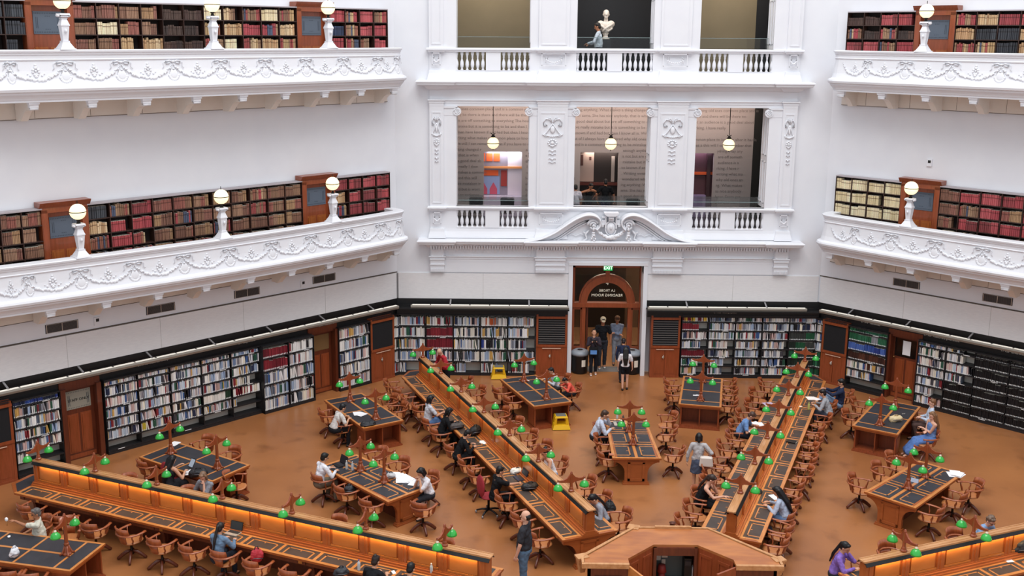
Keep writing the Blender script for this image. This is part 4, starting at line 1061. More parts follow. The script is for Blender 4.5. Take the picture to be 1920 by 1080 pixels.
def radial_desk(ang,label,glow):
    t=thing('reading_desk',label,'desk',(0,0,0),-math.radians(ang))
    # local x = v (to the right looking outwards), y = u (outwards)
    m=MB(); top=[(-.68,4.0),(.68,4.0),(.68,16.12),(.3,16.62),(-.3,16.62),(-.68,16.12)]
    m.prism(top,TOPZ-.045,TOPZ-.004); m.prism([(x*.985,y) for x,y in top],TOPZ-.004,TOPZ); m.build('desk_top',woodM,t)
    m=MB()
    for s in (-1,1):
        a,b=sorted((s*.6,s*.68)); m.box(a,b,4.0,16.12,TOPZ,TOPZ+.004)
        for i in range(NM+1): a,b=sorted((s*.24,s*.6)); y=U0+MOD*i; m.box(a,b,y-.035,y+.035,TOPZ,TOPZ+.004)
        a,b=sorted((s*.2,s*.25)); m.box(a,b,4.05,16.05,TOPZ,TOPZ+.005)
    m.build('edge_strip',woodL,t)
    for s in (-1,1):
        for i in range(NM):
            a,b=sorted((s*.25,s*.6)); desk_leather(t,'leather_panel',U0+MOD*i+.035,U0+MOD*(i+1)-.035,a,b,s,lm=leatherB)
    m=MB(); m.prism([(-.6,16.1),(.6,16.1),(.27,16.5),(-.27,16.5)],TOPZ,TOPZ+.005); m.build('end_leather',leather,t)
    m=MB()
    m.box(-.06,.06,4.02,16.05,TOPZ,1.335); m.box(-.2,.2,4.0,16.08,TOPZ,TOPZ+.04); m.box(-.16,.16,4.0,16.08,TOPZ+.04,TOPZ+.075); m.box(-.12,.12,4.0,16.06,TOPZ+.075,TOPZ+.1)
    m.build('divider',woodV,t)
    qm=MB()
    for s in (-1,1):
        for i in range(NM+1):
            y=U0+MOD*i; pm=MB(); a,b=sorted((s*.06,s*.1)); y0=max(4.02,y-.09); y1=min(16.05,y+.09)
            pm.box(a,b,y0,y1,TOPZ+.1,1.28); a,b=sorted((s*.1,s*.115)); pm.box(a,b,max(4.02,y-.02),min(16.05,y+.02),TOPZ+.1,1.28); pm.build('divider_pilaster',woodV,t)
        for i in range(NM):
            y0=U0+MOD*i+.12; y1=U0+MOD*(i+1)-.12; a,b=sorted((s*.07,s*.085)); qm.box(a,b,y0+.03,y1-.03,TOPZ+.16,1.26)
            a,b=sorted((s*.07,s*.1)); qm.box(a,b,y0-.02,y1+.02,TOPZ+.11,TOPZ+.15)
    qm.build('divider_panels',mat('amber_panel_wood','bb7236',.3,var='b2692f',scale=3,stretch=(1,1,3),coat=.3),t)
    m=MB(); m.box(-.095,.095,3.97,16.1,1.345,1.37); m.box(-.095,-.07,3.97,16.1,1.37,1.38); m.box(.07,.095,3.97,16.1,1.37,1.38); m.box(-.02,.02,3.99,16.08,1.37,1.376); m.build('ridge_cap',woodC,t)
    m=MB()
    for s in (-1,1): m.prism([(s*.06,1.345),(s*.1,1.345),(s*.145,1.285),(s*.135,1.275),(s*.1,1.32),(s*.06,1.32)],3.98,16.08,'y')
    m.build('lamp_hood',black,t,fix=True)
    # supports
    m=MB(); m.box(-.05,.05,4.3,16.0,0,TOPZ-.045); m.build('spine_board',woodD,t)
    for y in (4.08,8.0,12.0,15.9): end_panel(t,y,.64,woodM if y<5 else woodD)
    m=MB(); m.box(-.62,-.58,4.1,16.0,TOPZ-.16,TOPZ-.045); m.box(.58,.62,4.1,16.0,TOPZ-.16,TOPZ-.045); m.build('apron',woodD,t)
    m=MB()
    for s in (-1,1):
        for i in range(0,NM,2): y=U0+MOD*(i+.35); a,b=sorted((s*.62,s*.632)); m.box(a,b,y-.045,y+.045,TOPZ-.135,TOPZ-.06)
    m.build('socket_plate',brass,t)
    for s in (-1,1):
        if glow[0 if s<0 else 1]:
            a=area('hood_light',(0,0,0),(0,0,0),.03,11.6,glow[0 if s<0 else 1],(1,.66,.28),parent=t)
            a.location=(s*.128,10.05,1.268); a.rotation_euler=(0,s*math.radians(18),0)
            a.data.spread=math.radians(150)
    return t
def end_panel(t,y,w,wd):
    "pedestal end with quarter-round arches either side"
    poly=[(-.3,0),(.3,0),(.3,.1)]
    r=min(w-.3,.36); z0=.62-r
    for k in range(9): a=math.pi-math.pi/2*k/8; poly.append((.3+r+r*math.cos(a),z0+r*math.sin(a)))
    poly+=[(w,.62),(w,TOPZ-.045),(-w,TOPZ-.045),(-w,.62)]
    for k in range(9): a=math.pi/2-math.pi/2*k/8; poly.append((-.3-r+r*math.cos(a),z0+r*math.sin(a)))
    poly.append((-.3,.1))
    m=MB(); m.prism(poly,y-.04,y+.04,'y'); o=m.build('pedestal',wd,t,fix=True)
    m=MB()
    for s in (-1,1):
        yy=y+s*.04; a,b=sorted((yy,yy+s*.02))
        m.box(-.22,-.16,a,b,.1,.62); m.box(.16,.22,a,b,.1,.62); m.box(-.22,.22,a,b,.58,.65); m.box(-.22,.22,a,b,.1,.17)
    m.box(-.35,.35,y-.08,y+.08,0,.04); m.box(-.33,.33,y-.065,y+.065,.04,.08); m.build('pedestal_moulding',wd,t)
radial_desk(-67.5,'long double-sided reading desk at the lower left, nearest the camera',(22,12))
radial_desk(-22.5,'long double-sided reading desk running to the left corner of the doorway wall',(11,7))
radial_desk(22.5,'long double-sided reading desk running to the right corner of the doorway wall',(6,14))
radial_desk(67.5,'long double-sided reading desk leaving the picture at the lower right',(9,22))
# near tables (tapered, arched pedestal ends)
def near_table(ang,label):
    t=thing('library_table',label,'table',rad(ang,9.52,0),-math.radians(ang))
    L=1.43
    def w(y): return .64-.06*(y+L)/(2*L)
    m=MB(); m.prism([(-w(-L),-L),(w(-L),-L),(w(L),L),(-w(L),L)],TOPZ-.045,TOPZ); m.build('table_top',woodM,t)
    m=MB(); b=.07
    m.prism([(-w(-L),-L),(-w(-L)+b,-L),(-w(L)+b,L),(-w(L),L)],TOPZ,TOPZ+.005); m.prism([(w(-L)-b,-L),(w(-L),-L),(w(L),L),(w(L)-b,L)],TOPZ,TOPZ+.005)
    m.box(-.56,.56,-L,-L+.07,TOPZ,TOPZ+.0052); m.box(-.52,.52,L-.07,L,TOPZ,TOPZ+.0052); m.box(-.035,.035,-L,L,TOPZ,TOPZ+.0054)
    for k in (-1,1): y=k*.46; m.box(-w(y)+.05,w(y)-.05,y-.03,y+.03,TOPZ,TOPZ+.0056)
    m.build('edge_strip',woodL,t)
    for s in (-1,1):
        for k in (-1,0,1):
            y0=k*.92-.42; a,b=sorted((s*.045,s*.5)); desk_leather(t,'leather_panel',y0,y0+.84,a,b,s,lm=leather)
    m=MB(); m.box(-.04,.04,-L+.15,L-.15,0,TOPZ-.05); m.build('spine_board',woodD,t)
    end_panel(t,-L+.12,.6,woodM); end_panel(t,L-.12,.55,woodM)
    m=MB()
    for s in (-1,1): m.prism([(s*.52,-L+.1),(s*.56,-L+.1),(s*.5,L-.1),(s*.46,L-.1)],TOPZ-.15,TOPZ-.045)
    m.build('apron',woodD,t,fix=True)
    return t
near_table(0,'tapered leather-topped table with arched pedestals, centre of the room facing the doorway')
near_table(-45,'tapered leather-topped table with arched pedestals, littered with papers, left half')
near_table(45,'tapered leather-topped table with arched pedestals at the right, newspapers on its corner')
# far tables (rectangular with open cabinets at the ends)
FT={'fl':(0,(13.46,-2.54),-22.0),'fr':(0,(13.53,2.63),12.0),'ll':(-45,(13.45,-2.72),-12.3),'lr':(-45,(13.53,2.75),12.0),'rl':(45,(13.53,-2.70),-12.2),'bl':(-90,(13.5,2.72),12.2)}
def far_table(key,label):
    ang,(u,v),tilt=FT[key]
    P=rad(ang,u,v); t=thing('library_table',label,'table',P,-math.radians(ang+tilt))
    L=1.38; w=.63
    m=MB(); m.box(-w,w,-L,L,TOPZ-.04,TOPZ); m.box(-w+.03,w-.03,-L+.03,L-.03,TOPZ-.1,TOPZ-.04); m.build('table_top',woodM,t)
    m=MB()
    for s in (-1,1):
        m.box(*sorted((s*w,s*(w-.06))),-L,L,TOPZ,TOPZ+.005); m.box(-w,w,*sorted((s*L,s*(L-.06))),TOPZ,TOPZ+.0052)
        m.box(-w+.05,w-.05,s*(L-.42)-.025,s*(L-.42)+.025,TOPZ,TOPZ+.0054)
    m.box(-.03,.03,-L+.42,L-.42,TOPZ,TOPZ+.0056); m.box(-w+.05,w-.05,-.025,.025,TOPZ,TOPZ+.0058); m.build('edge_strip',woodL,t)
    for s in (-1,1):
        m=MB(); m.box(-w+.065,w-.065,*sorted((s*(L-.065),s*(L-.39))),TOPZ,TOPZ+.003); m.build('leather_panel',leather,t)
        for q in (-1,1):
            m=MB(); m.box(*sorted((s*.035,s*(w-.065))),*sorted((q*.03,q*(L-.45))),TOPZ,TOPZ+.003); m.build('leather_panel',leather,t)
    for s in (-1,1):
        m=MB(); y0,y1=sorted((s*(L-.08),s*(L-.56))); c=(y0+y1)/2
        for x in (-w+.06,-.012,w-.1):
            ww=.04 if abs(x)>.1 else .024
            m.box(x,x+ww,y0,y1,.06,TOPZ-.1)
        m.box(-w+.06,w-.06,*sorted((s*(L-.56),s*(L-.54))),.06,TOPZ-.1); m.box(-w+.06,w-.06,y0,y1,.06,.09)
        m.box(-w+.06,w-.06,y0,y1,.2,.22) if False else None
        m.box(-w+.02,w-.02,*sorted((s*(L-.04),s*(L-.6))),0,.035); m.box(-w+.04,w-.04,*sorted((s*(L-.06),s*(L-.58))),.035,.065)
        for q in (-1,1): m.box(*sorted((q*(w-.06),q*(w-.05))),y0+.06,y1-.06,.14,.58)
        m.build('end_cabinet',woodA,t)
    m=MB()
    for q in (-1,1): m.box(*sorted((q*.54,q*.57)),-L+.5,L-.5,TOPZ-.16,TOPZ-.1)
    m.build('apron',woodD,t)
    return t
far_table('fl','rectangular table with open end cabinets, two boys beside it, left of the doorway')
far_table('fr','rectangular table with open end cabinets, standing empty right of the doorway')
far_table('ll','rectangular leather-topped table at the left where a woman in black reads')
far_table('lr','rectangular table with open end cabinet where a check-shirted person writes')
far_table('rl','rectangular table with a cream bag on it, near the right wall')
far_table('bl','rectangular table cut by the lower left corner of the picture')
# ---------------------------------------------------------------- desk lamps
def lamp_parts(t,h,tall):
    m=MB()
    if tall: m.lathe([(.1,0),(.1,.03),(.075,.06),(.06,.14),(.045,.2),(.055,.22),(.055,.25),(.04,.27),(.036,h-.1),(.03,h-.03),(.034,h-.02),(.02,h+.02),(.001,h+.03)],seg=8,sm=False)
    else: m.lathe([(.07,0),(.07,.03),(.05,.05),(.045,.09),(.036,.11),(.034,h-.08),(.03,h-.03),(.034,h-.02),(.02,h+.02),(.001,h+.03)],seg=8,sm=False)
    if tall:
        for k in range(4):
            a=math.pi/4+k*math.pi/2; c,s=math.cos(a),math.sin(a)
            m.tube([(c*.15,s*.15,.015),(c*.09,s*.09,.04),(c*.06,s*.06,.12),(c*.04,s*.04,.2)],[.025,.028,.022,.015],6)
    m.build('post',woodA,t)
    za=h-.1
    for s in (-1,1):
        m=MB(); m.prism([(s*.02,za+.07),(s*.1,za-.02),(s*.2,za-.06),(s*.32,za-.055),(s*.345,za-.03),(s*.33,za-.07),(s*.3,za-.1),(s*.2,za-.12),(s*.08,za-.13),(s*.02,za-.16)],-.018,.018,'y'); m.sph((s*.33,0,za-.06),.028,8); a=m.build('scrolled_arm',woodA,t,fix=True)
        m=MB(); m.lathe([(.112,-.13),(.108,-.1),(.085,-.045),(.045,-.01),(.03,0),(.028,-.006),(.08,-.05),(.1,-.1),(.106,-.13)],c=(s*.33,0,za-.14),seg=16); sh=m.build('lamp_shade',gshade,t)
        m=MB(); m.lathe([(.03,-.005),(.028,.03),(.012,.045),(.01,.07)],c=(s*.33,0,za-.14),seg=10); m.build('shade_cap',capw,sh)
lamp0={}
def desk_lamp(P,rz,tall,label,grp):
    if tall in lamp0: return dup(lamp0[tall],P,rz,label=label,group=grp)
    t=thing('desk_lamp',label,'lamp',P,rz,group=grp); lamp_parts(t,.9 if tall else .45,tall); lamp0[tall]=t; return t
DN={-67.5:'lower left radial desk',-22.5:'left-centre radial desk',22.5:'right-centre radial desk',67.5:'lower right radial desk'}
for ang in (-67.5,-22.5,22.5,67.5):
    for k in range(7):
        if ang==67.5 and k>1: continue
        u=U0+MOD*(1+2*k)-.0
        u=min(u,15.98)
        desk_lamp(rad(ang,u,0,1.38),-math.radians(ang),False,'green-shaded twin lamp, %s from the counter on the %s ridge'%(ORD[k],DN[ang]),'twin green lamps on the desk ridges')
TN={'n0':'centre tapered table','n-45':'left tapered table','n45':'right tapered table','fl':'table left of the doorway','fr':'table right of the doorway','ll':'table where the woman in black sits','lr':"check-shirted person's table",'rl':'table with the cream bag','bl':'table in the lower left corner'}
for ang in (0,-45,45):
    for u,q in ((9.04,'nearer'),(10.0,'farther')):
        desk_lamp(rad(ang,u,0,TOPZ+.004),-math.radians(ang),True,'tall green-shaded twin lamp, the %s one on the %s'%(q,TN['n%d'%ang]),'tall twin green lamps on tables')
for key,(ang,(u,v),tilt) in FT.items():
    a=math.radians(tilt)
    for d,q in ((-.88,'nearer the counter'),(.88,'nearer the wall')):
        if key=='bl' and d>0: continue
        P=rad(ang,u+d*math.cos(a),v+d*math.sin(a),TOPZ+.004)
        desk_lamp(P,-math.radians(ang+tilt),True,'tall green-shaded twin lamp %s on the %s'%(q,TN[key]),'tall twin green lamps on tables')
# ---------------------------------------------------------------- chairs
def captain_chair(P,rz,label,grp):
    t=thing('captain_chair',label,'chair',P,rz,group=grp)
    m=MB(); # saddle seat
    n=20; ring=[]
    for k in range(n):
        a=2*math.pi*k/n; x=.235*abs(math.cos(a))**.8*(1 if math.cos(a)>0 else -1); y=.235*abs(math.sin(a))**.8*(1 if math.sin(a)>0 else -1); ring.append((x,y+.02))
    vs=[(x*.9,y*.9,.43) for x,y in ring]+[(x,y,.45) for x,y in ring]+[(x,y,.465) for x,y in ring]+[(x*.8,y*.8,.47) for x,y in ring]+[(0,-.02,.45)]
    fs=[list(range(n))[::-1]]+[(j*n+k,j*n+(k+1)%n,(j+1)*n+(k+1)%n,(j+1)*n+k) for j in range(3) for k in range(n)]+[(3*n+k,3*n+(k+1)%n,4*n) for k in range(n)]
    m.add(vs,fs,0,True); m.build('seat',woodS,t)
    # bowed arm rail
    pts=[(-.27,.2,.68),(-.285,.1,.675),(-.28,-.05,.67),(-.22,-.2,.672),(-.1,-.27,.675),(0,-.285,.675),(.1,-.27,.675),(.22,-.2,.672),(.28,-.05,.67),(.285,.1,.675),(.27,.2,.68)]
    m=MB(); m.tube(pts,[.034,.03,.027,.03,.034,.036,.034,.03,.027,.03,.034],8,flat=(1.25,.7)); m.build('arm_rail',woodH,t)
    # crest (backrest) : curved plate rising above the rail
    m=MB(); vs=[];fs=[]; K=10
    for k in range(K+1):
        a=math.radians(-52+104*k/K); r=.275; x=r*math.sin(a); y=-r*math.cos(a)-.0
        top=.86-.03*(abs(k-K/2)/(K/2))**2; lean=-.05
        for (dy,z) in ((.012,.66),(-.014,.66),(-.014+lean,top),(.012+lean,top)):
            vs.append((x*(1-dy/r),y+dy*1.0,z) if 0 else (x,y+dy,z))
    for k in range(K):
        i=k*4; fs+=[(i,i+4,i+5,i+1),(i+1,i+5,i+6,i+2),(i+2,i+6,i+7,i+3),(i+3,i+7,i+4,i)]
    fs+=[(0,1,2,3),(K*4+3,K*4+2,K*4+1,K*4)]
    m.add(vs,fs,0,True); m.build('backrest',woodH,t,fix=True)
    # lower back plate under the rail
    m=MB(); vs=[];fs=[]
    for k in range(K+1):
        a=math.radians(-30+60*k/K); r=.275; x=r*math.sin(a); y=-r*math.cos(a)
        for (dy,z) in ((.012+.05,.46),(-.01+.05,.46),(-.012,.67),(.012,.67)): vs.append((x*(.82 if z<.5 else 1),y+dy,z))
    for k in range(K):
        i=k*4; fs+=[(i,i+4,i+5,i+1),(i+1,i+5,i+6,i+2),(i+2,i+6,i+7,i+3),(i+3,i+7,i+4,i)]
    fs+=[(0,1,2,3),(K*4+3,K*4+2,K*4+1,K*4)]
    m.add(vs,fs,0,True); m.build('back_splat',woodH,t,fix=True)
    for s in (-1,1):
        for (bx,by,tx,ty) in ((.21,.08,.28,.1),(.2,-.1,.255,-.13)):
            m=MB(); m.tube([(s*bx,by,.46),(s*(bx+.03),by,.53),(s*(tx-.02),ty,.6),(s*tx,ty,.67)],[.022,.03,.02,.026],6,flat=(.6,1.3)); m.build('arm_support',woodH,t)
    m=MB(); m.lathe([(.05,.13),(.055,.2),(.03,.24),(.025,.38),(.09,.42),(.1,.432)],seg=10); m.build('swivel_post',iron,t)
    for k in range(4):
        a=math.pi/4+k*math.pi/2; c,s=math.cos(a),math.sin(a)
        m=MB(); m.tube([(c*.02,s*.02,.2),(c*.1,s*.1,.19),(c*.2,s*.2,.12),(c*.28,s*.28,.05),(c*.31,s*.31,.02)],[.036,.04,.038,.034,.03],6,flat=(.9,1.15)); m.build('leg',woodD,t)
    return t
ch0=None
def chair(x,y,bearing,label,grp,jit=0):
    global ch0
    rz=-math.radians(bearing)+jit
    if ch0: return dup(ch0,(x,y,0),rz,label=label,group=grp)
    ch0=captain_chair((x,y,0),rz,label,grp); return ch0
def desk_face(ang,v): return ang+90 if v<0 else ang-90
rj=random.Random(21)
SEAT={} # occupied seats
D=[(-67.5,-1,[15.28,14.2,13.25,12.32,11.4,10.55,9.78,8.9,7.97,7.15,6.3,5.4]),
   (-67.5,1,[5.6,8.3,12.4,14.2]),
   (-22.5,-1,[15.0,14.1,13.3,12.2,11.35,10.05,9.0,8.25,6.6,5.6,4.6]),
   (-22.5,1,[15.1,14.1,12.05,11.1,10.1,9.2,8.05,6.7,5.75,4.75]),
   (22.5,-1,[15.3,14.2,13.1,12.1,11.1,10.3,9.45,8.4,7.6,6.9,6.1,5.3,4.5]),
   (22.5,1,[14.0,12.75,11.8,11.0,10.2,9.4,8.5,7.6,6.7,5.75,5.1,4.4]),
   (67.5,-1,[4.5,5.75,7.6])]
SN={(-67.5,-1):'near side',(-67.5,1):'far side',(-22.5,-1):'left side',(-22.5,1):'right side',(22.5,-1):'left side',(22.5,1):'right side',(67.5,-1):'far side'}
VV={(-67.5,-1):1.0,(-67.5,1):.98,(-22.5,-1):.93,(-22.5,1):1.1,(22.5,-1):1.05,(22.5,1):.86,(67.5,-1):1.0}
for ang,s,us in D:
    for i,u in enumerate(sorted(us)):
        v=s*(VV[(ang,s)]+rj.uniform(-.05,.08)); P=rad(ang,u,v)
        chair(P.x,P.y,desk_face(ang,v),'captain chair, %s from the counter, %s of the %s'%(ORD[i],SN[(ang,s)],DN[ang]),'captain chairs along the radial desks',rj.uniform(-.25,.25))
TC=[ # px,py of the seat (z .46), bearing, words
 (1132,818,90,'left of the centre tapered table, under the man with the laptop'),(1134,840,90,'left of the centre tapered table, middle'),(1141,868,80,'at the near left corner of the centre tapered table'),
 (1250,797,-95,'right of the centre tapered table, farthest'),(1249,822,-90,'right of the centre tapered table, middle'),(1262,861,-70,'pulled out at the near right corner of the centre tapered table'),
 (1262,730,85,'left of the table right of the doorway, farther'),(1264,748,88,'left of the table right of the doorway, nearer'),
 (1362,731,-80,'right of the table right of the doorway, farthest'),(1364,748,-78,'right of the table right of the doorway, middle'),(1364,768,-78,'right of the table right of the doorway, nearest'),
 (941,745,70,'left of the table left of the doorway, farther'),(962,762,70,'left of the table left of the doorway, nearer'),(1052,724,-110,'under the boy in grey by the table left of the doorway'),(1072,742,-112,'under the child in coral by the table left of the doorway'),
 (617,788,56,"behind the check-shirted person's table, left side, empty"),(643,806,56,'under the check-shirted person'),(728,764,-122,"right side of the check-shirted person's table, farther"),(745,779,-120,"right side of the check-shirted person's table, nearer"),(738,733,90,'empty, standing between the check-shirted person and the left corner cupboard'),
 (607,910,45,'under the man in white shirt at the left tapered table'),(650,932,45,'draped with a dark bag at the left tapered table'),(697,957,40,'at the near left side of the left tapered table'),
 (706,868,-135,'behind the left tapered table, farther'),(747,888,-135,'behind the left tapered table, nearer'),(801,915,-135,'under the woman in white at the left tapered table'),(793,962,20,'pulled out beside the near corner of the left tapered table'),
 (281,884,35,'left side of the table where the woman in black sits'),(443,912,90,'turned away at the corner of the table where the woman in black sits'),(381,846,-150,'behind the table where the woman in black sits, farther'),(431,868,-150,'behind the table where the woman in black sits, nearer'),
 (72,1003,215,'under the man in the cream polo shirt'),(128,1008,170,'behind the lower left table, beside the man in cream'),(20,1092,0,'cut off below the lower left table, left one'),(62,1096,0,'cut off below the lower left table, right one'),
 (1613,770,123,'left of the table with the cream bag, farther'),(1597,794,123,'left of the table with the cream bag, nearer'),(1727,793,-70,'under the woman in pale blue shirt'),(1737,832,-95,'under the woman in the blue dress'),
 (1612,920,130,'left of the right tapered table, nearest'),(1655,897,135,'left of the right tapered table, middle'),(1681,877,135,'left of the right tapered table, farthest'),
 (1817,927,-95,'pulled away right of the right tapered table'),(1787,945,-50,'right of the right tapered table, middle'),(1743,972,-55,'right of the right tapered table, nearest'),
 (1580,752,-75,'under the man in the navy jacket by the right corner cupboard'),
]
for px,py,b,w in TC:
    P=at(px,py,.46); chair(P.x,P.y,b,'captain chair '+w,'captain chairs around the tables',rj.uniform(-.12,.12))
# red office chairs
def office_chair(P,rz,label):
    t=thing('office_chair',label,'chair',P,rz); red=mat('red_fabric','a02a34',.8,var='8c222c',scale=20)
    m=MB(); m.sph((0,.02,.47),(.24,.24,.045),16); m.build('seat',red,t)
    m=MB(); m.sph((0,-.22,.78),(.21,.05,.28),16); m.build('backrest',red,t)
    m=MB(); m.tube([(0,-.24,.7),(0,-.26,.5),(0,-.1,.4),(0,0,.4)],.02,6); m.build('back_bracket',black,t)
    m=MB(); m.lathe([(.03,.1),(.03,.42),(.08,.44)],seg=10); m.build('gas_post',black,t)
    for k in range(5):
        a=.3+k*2*math.pi/5; c,s=math.cos(a),math.sin(a)
        m=MB(); m.tube([(0,0,.13),(c*.16,s*.16,.12),(c*.3,s*.3,.08)],[.03,.025,.02],6); g=m.build('star_leg',black,t)
        m=MB(); m.sph((c*.31,s*.31,.04),(.03,.03,.04),8); m.build('castor',grey,g)
    return t
P=rad(-22.5,7.3,-1.12); office_chair(P,-math.radians(62),'red fabric office chair on black castors at the left-centre radial desk')
P=at(326,903,.46); P.z=0; office_chair(P,-math.radians(40),'red office chair under the woman in black at the left')
# ---------------------------------------------------------------- central counter
t=thing('enquiry_counter','half-octagonal polished wood enquiry counter at the bottom centre','counter',(0,0,0))
OUT=[(-1.86,1.0),(-1.86,1.22),(-.72,2.5),(.78,2.5),(1.92,1.22),(1.92,1.0)]; INN=[(-1.0,1.0),(-1.0,1.2),(-.42,1.8),(.46,1.8),(1.06,1.2),(1.06,1.0)]
CZ=1.52
def ringpoly(m,o,i,z0,z1,mi=0):
    for k in range(len(o)-1): m.prism([o[k],o[k+1],i[k+1],i[k]],z0,z1,mi=mi)
m=MB(); ringpoly(m,OUT,INN,CZ-.05,CZ); m.build('counter_top',woodT,t,fix=True)
def offs(P,d,c=(0,1.0)): return [(p[0]+d*(1 if p[0]>0 else -1)*(1 if abs(p[0])>1.5 or abs(p[0])>1.0 else .45),p[1]+(d if p[1]>1.1 else 0)) for p in P]
m=MB(); ringpoly(m,offs(OUT,.06),offs(OUT,0.01),CZ-.08,CZ+.02); m.box(-1.92,-1.0,.93,1.0,CZ-.08,CZ+.012); m.box(1.06,1.98,.93,1.0,CZ-.08,CZ+.012); m.build('counter_nosing',woodC,t,fix=True)
m=MB(); ringpoly(m,offs(OUT,-.06),offs(OUT,-.12),0,CZ-.06); m.build('outer_front',woodA,t,fix=True)
m=MB(); m.box(-1.8,-1.0,1.0,1.05,0,CZ-.05); m.box(1.06,1.86,1.0,1.05,0,CZ-.05)
for a,b in ((-1.66,-1.14),(1.2,1.72)): m.box(a,a+.04,.975,1.0,.2,1.2); m.box(b-.04,b,.975,1.0,.2,1.2); m.box(a,b,.975,1.0,1.2,1.26); m.box(a,b,.975,1.0,.2,.26)
m.build('end_panelling',woodD,t)
def seg_panel(m,p,q,z0,z1,th,n):
    p=Vector((p[0],p[1],0));q=Vector((q[0],q[1],0)); d=(q-p); L=d.length; d/=L; nn=Vector((d.y,-d.x,0))
    M0=Matrix((d,nn,Vector((0,0,1)))).transposed().to_4x4(); M0.translation=p; m.M=M0
    m.box(0,L,-th,0,z0,z1)
    for k in range(n):
        a=L*k/n+.07; b=L*(k+1)/n-.07; m.box(a,b,0,.015,z1-.16,z1-.1); m.box(a,b,0,.015,z0+.15,z0+.2); m.box(a,a+.04,0,.015,z0+.2,z1-.16); m.box(b-.04,b,0,.015,z0+.2,z1-.16)
    m.M=Matrix.Identity(4)
m=MB(); seg_panel(m,INN[1],INN[2],0,CZ-.05,.03,2); m.build('inner_cupboards',woodA,t,fix=True)
m=MB(); seg_panel(m,INN[3],INN[4],0,CZ-.05,.03,2); m.build('inner_cupboards',woodA,t,fix=True)
m=MB(); m.box(-.42,-.36,1.75,1.85,0,CZ-.05); m.box(.4,.46,1.75,1.85,0,CZ-.05); m.box(-.42,.46,1.76,1.85,CZ-.22,CZ-.05); m.build('inner_frame',woodD,t)
m=MB(); m.box(-.4,.44,2.25,2.3,.0,CZ-.2); m.box(-.38,.42,1.9,2.3,.55,.6); m.build('inner_recess',mat('grey_recess','555a58',.7),t)
m=MB(); m.box(-.3,.45,2.5,2.56,CZ,CZ+.05); m.build('counter_lip',woodC,t)
for k,(x,y,a) in enumerate(((-1.9,1.26,20),(-.74,2.56,-20),(1.95,1.24,20))):
    m=MB(); m.M=Matrix.Translation((x,y,CZ-.02))@Matrix.Rotation(math.radians(a),4,'Z'); m.box(-.12,.12,-.1,.1,0,.035); m.frustum((0,0),(.05,.05),(.1,.08),-.3,0); m.build('corner_bracket',woodC,t)
m=MB(); m.M=Matrix.Translation((1.06,1.0,0))@Matrix.Rotation(math.radians(-145),4,'Z'); m.box(0,.5,-.02,.02,.1,CZ-.05); d=m.build('counter_gate',woodA,t)
m=MB(); m.M=Matrix.Translation((1.06,1.0,0))@Matrix.Rotation(math.radians(-145),4,'Z'); m.box(.3,.42,.021,.026,1.2,1.34); m.build('fire_point_sign',mat('fire_red','c8202c',.5),d)
m=MB(); m.M=Matrix.Translation((-1.0,1.0,0))@Matrix.Rotation(math.radians(-62),4,'Z'); m.box(0,.5,-.02,.02,.1,CZ-.05); m.build('counter_gate',woodL,t)
tt=thing('flame_sign_paper','white notice papers pinned inside the enquiry counter','papers',(-.2,2.24,.95))
m=MB(); m.box(-.1,.0,0,.004,0,.1); m.box(.02,.14,0,.004,.06,.12); m.box(.02,.1,0,.004,-.08,.02); m.build('notice',mat('beige_paper','d8c4b4',.7),tt)
t=thing('red_cone','dark red bucket shape standing in the counter recess','bucket',(-.2,2.05,.6)); m=MB(); m.lathe([(.06,.2),(.09,0)],seg=12); m.lathe([(.07,.35),(.1,.2)],seg=12); m.build('bucket_body',mat('dull_red','8c2a24',.6),t)
t=thing('computer_tower','black computer tower inside the enquiry counter','computer',(.3,2.05,.6)); m=MB(); m.box(-.06,.08,-.12,.15,0,.55); m.build('case',black,t); m=MB(); m.box(-.05,.07,-.13,-.12,.4,.5); m.build('front_panel',dgrey,t)
t=thing('desk_phone','small black telephone on the counter shelf','telephone',(-.25,1.98,.6)); m=MB(); m.box(-.06,.06,-.05,.05,0,.12); m.build('phone_body',blackf,t)
t=thing('folder_stack','white folder box standing on the counter shelf','folder',(.42,1.9,.6)); m=MB(); m.box(-.02,.03,-.05,.15,0,.35); m.build('folder',paper,t)
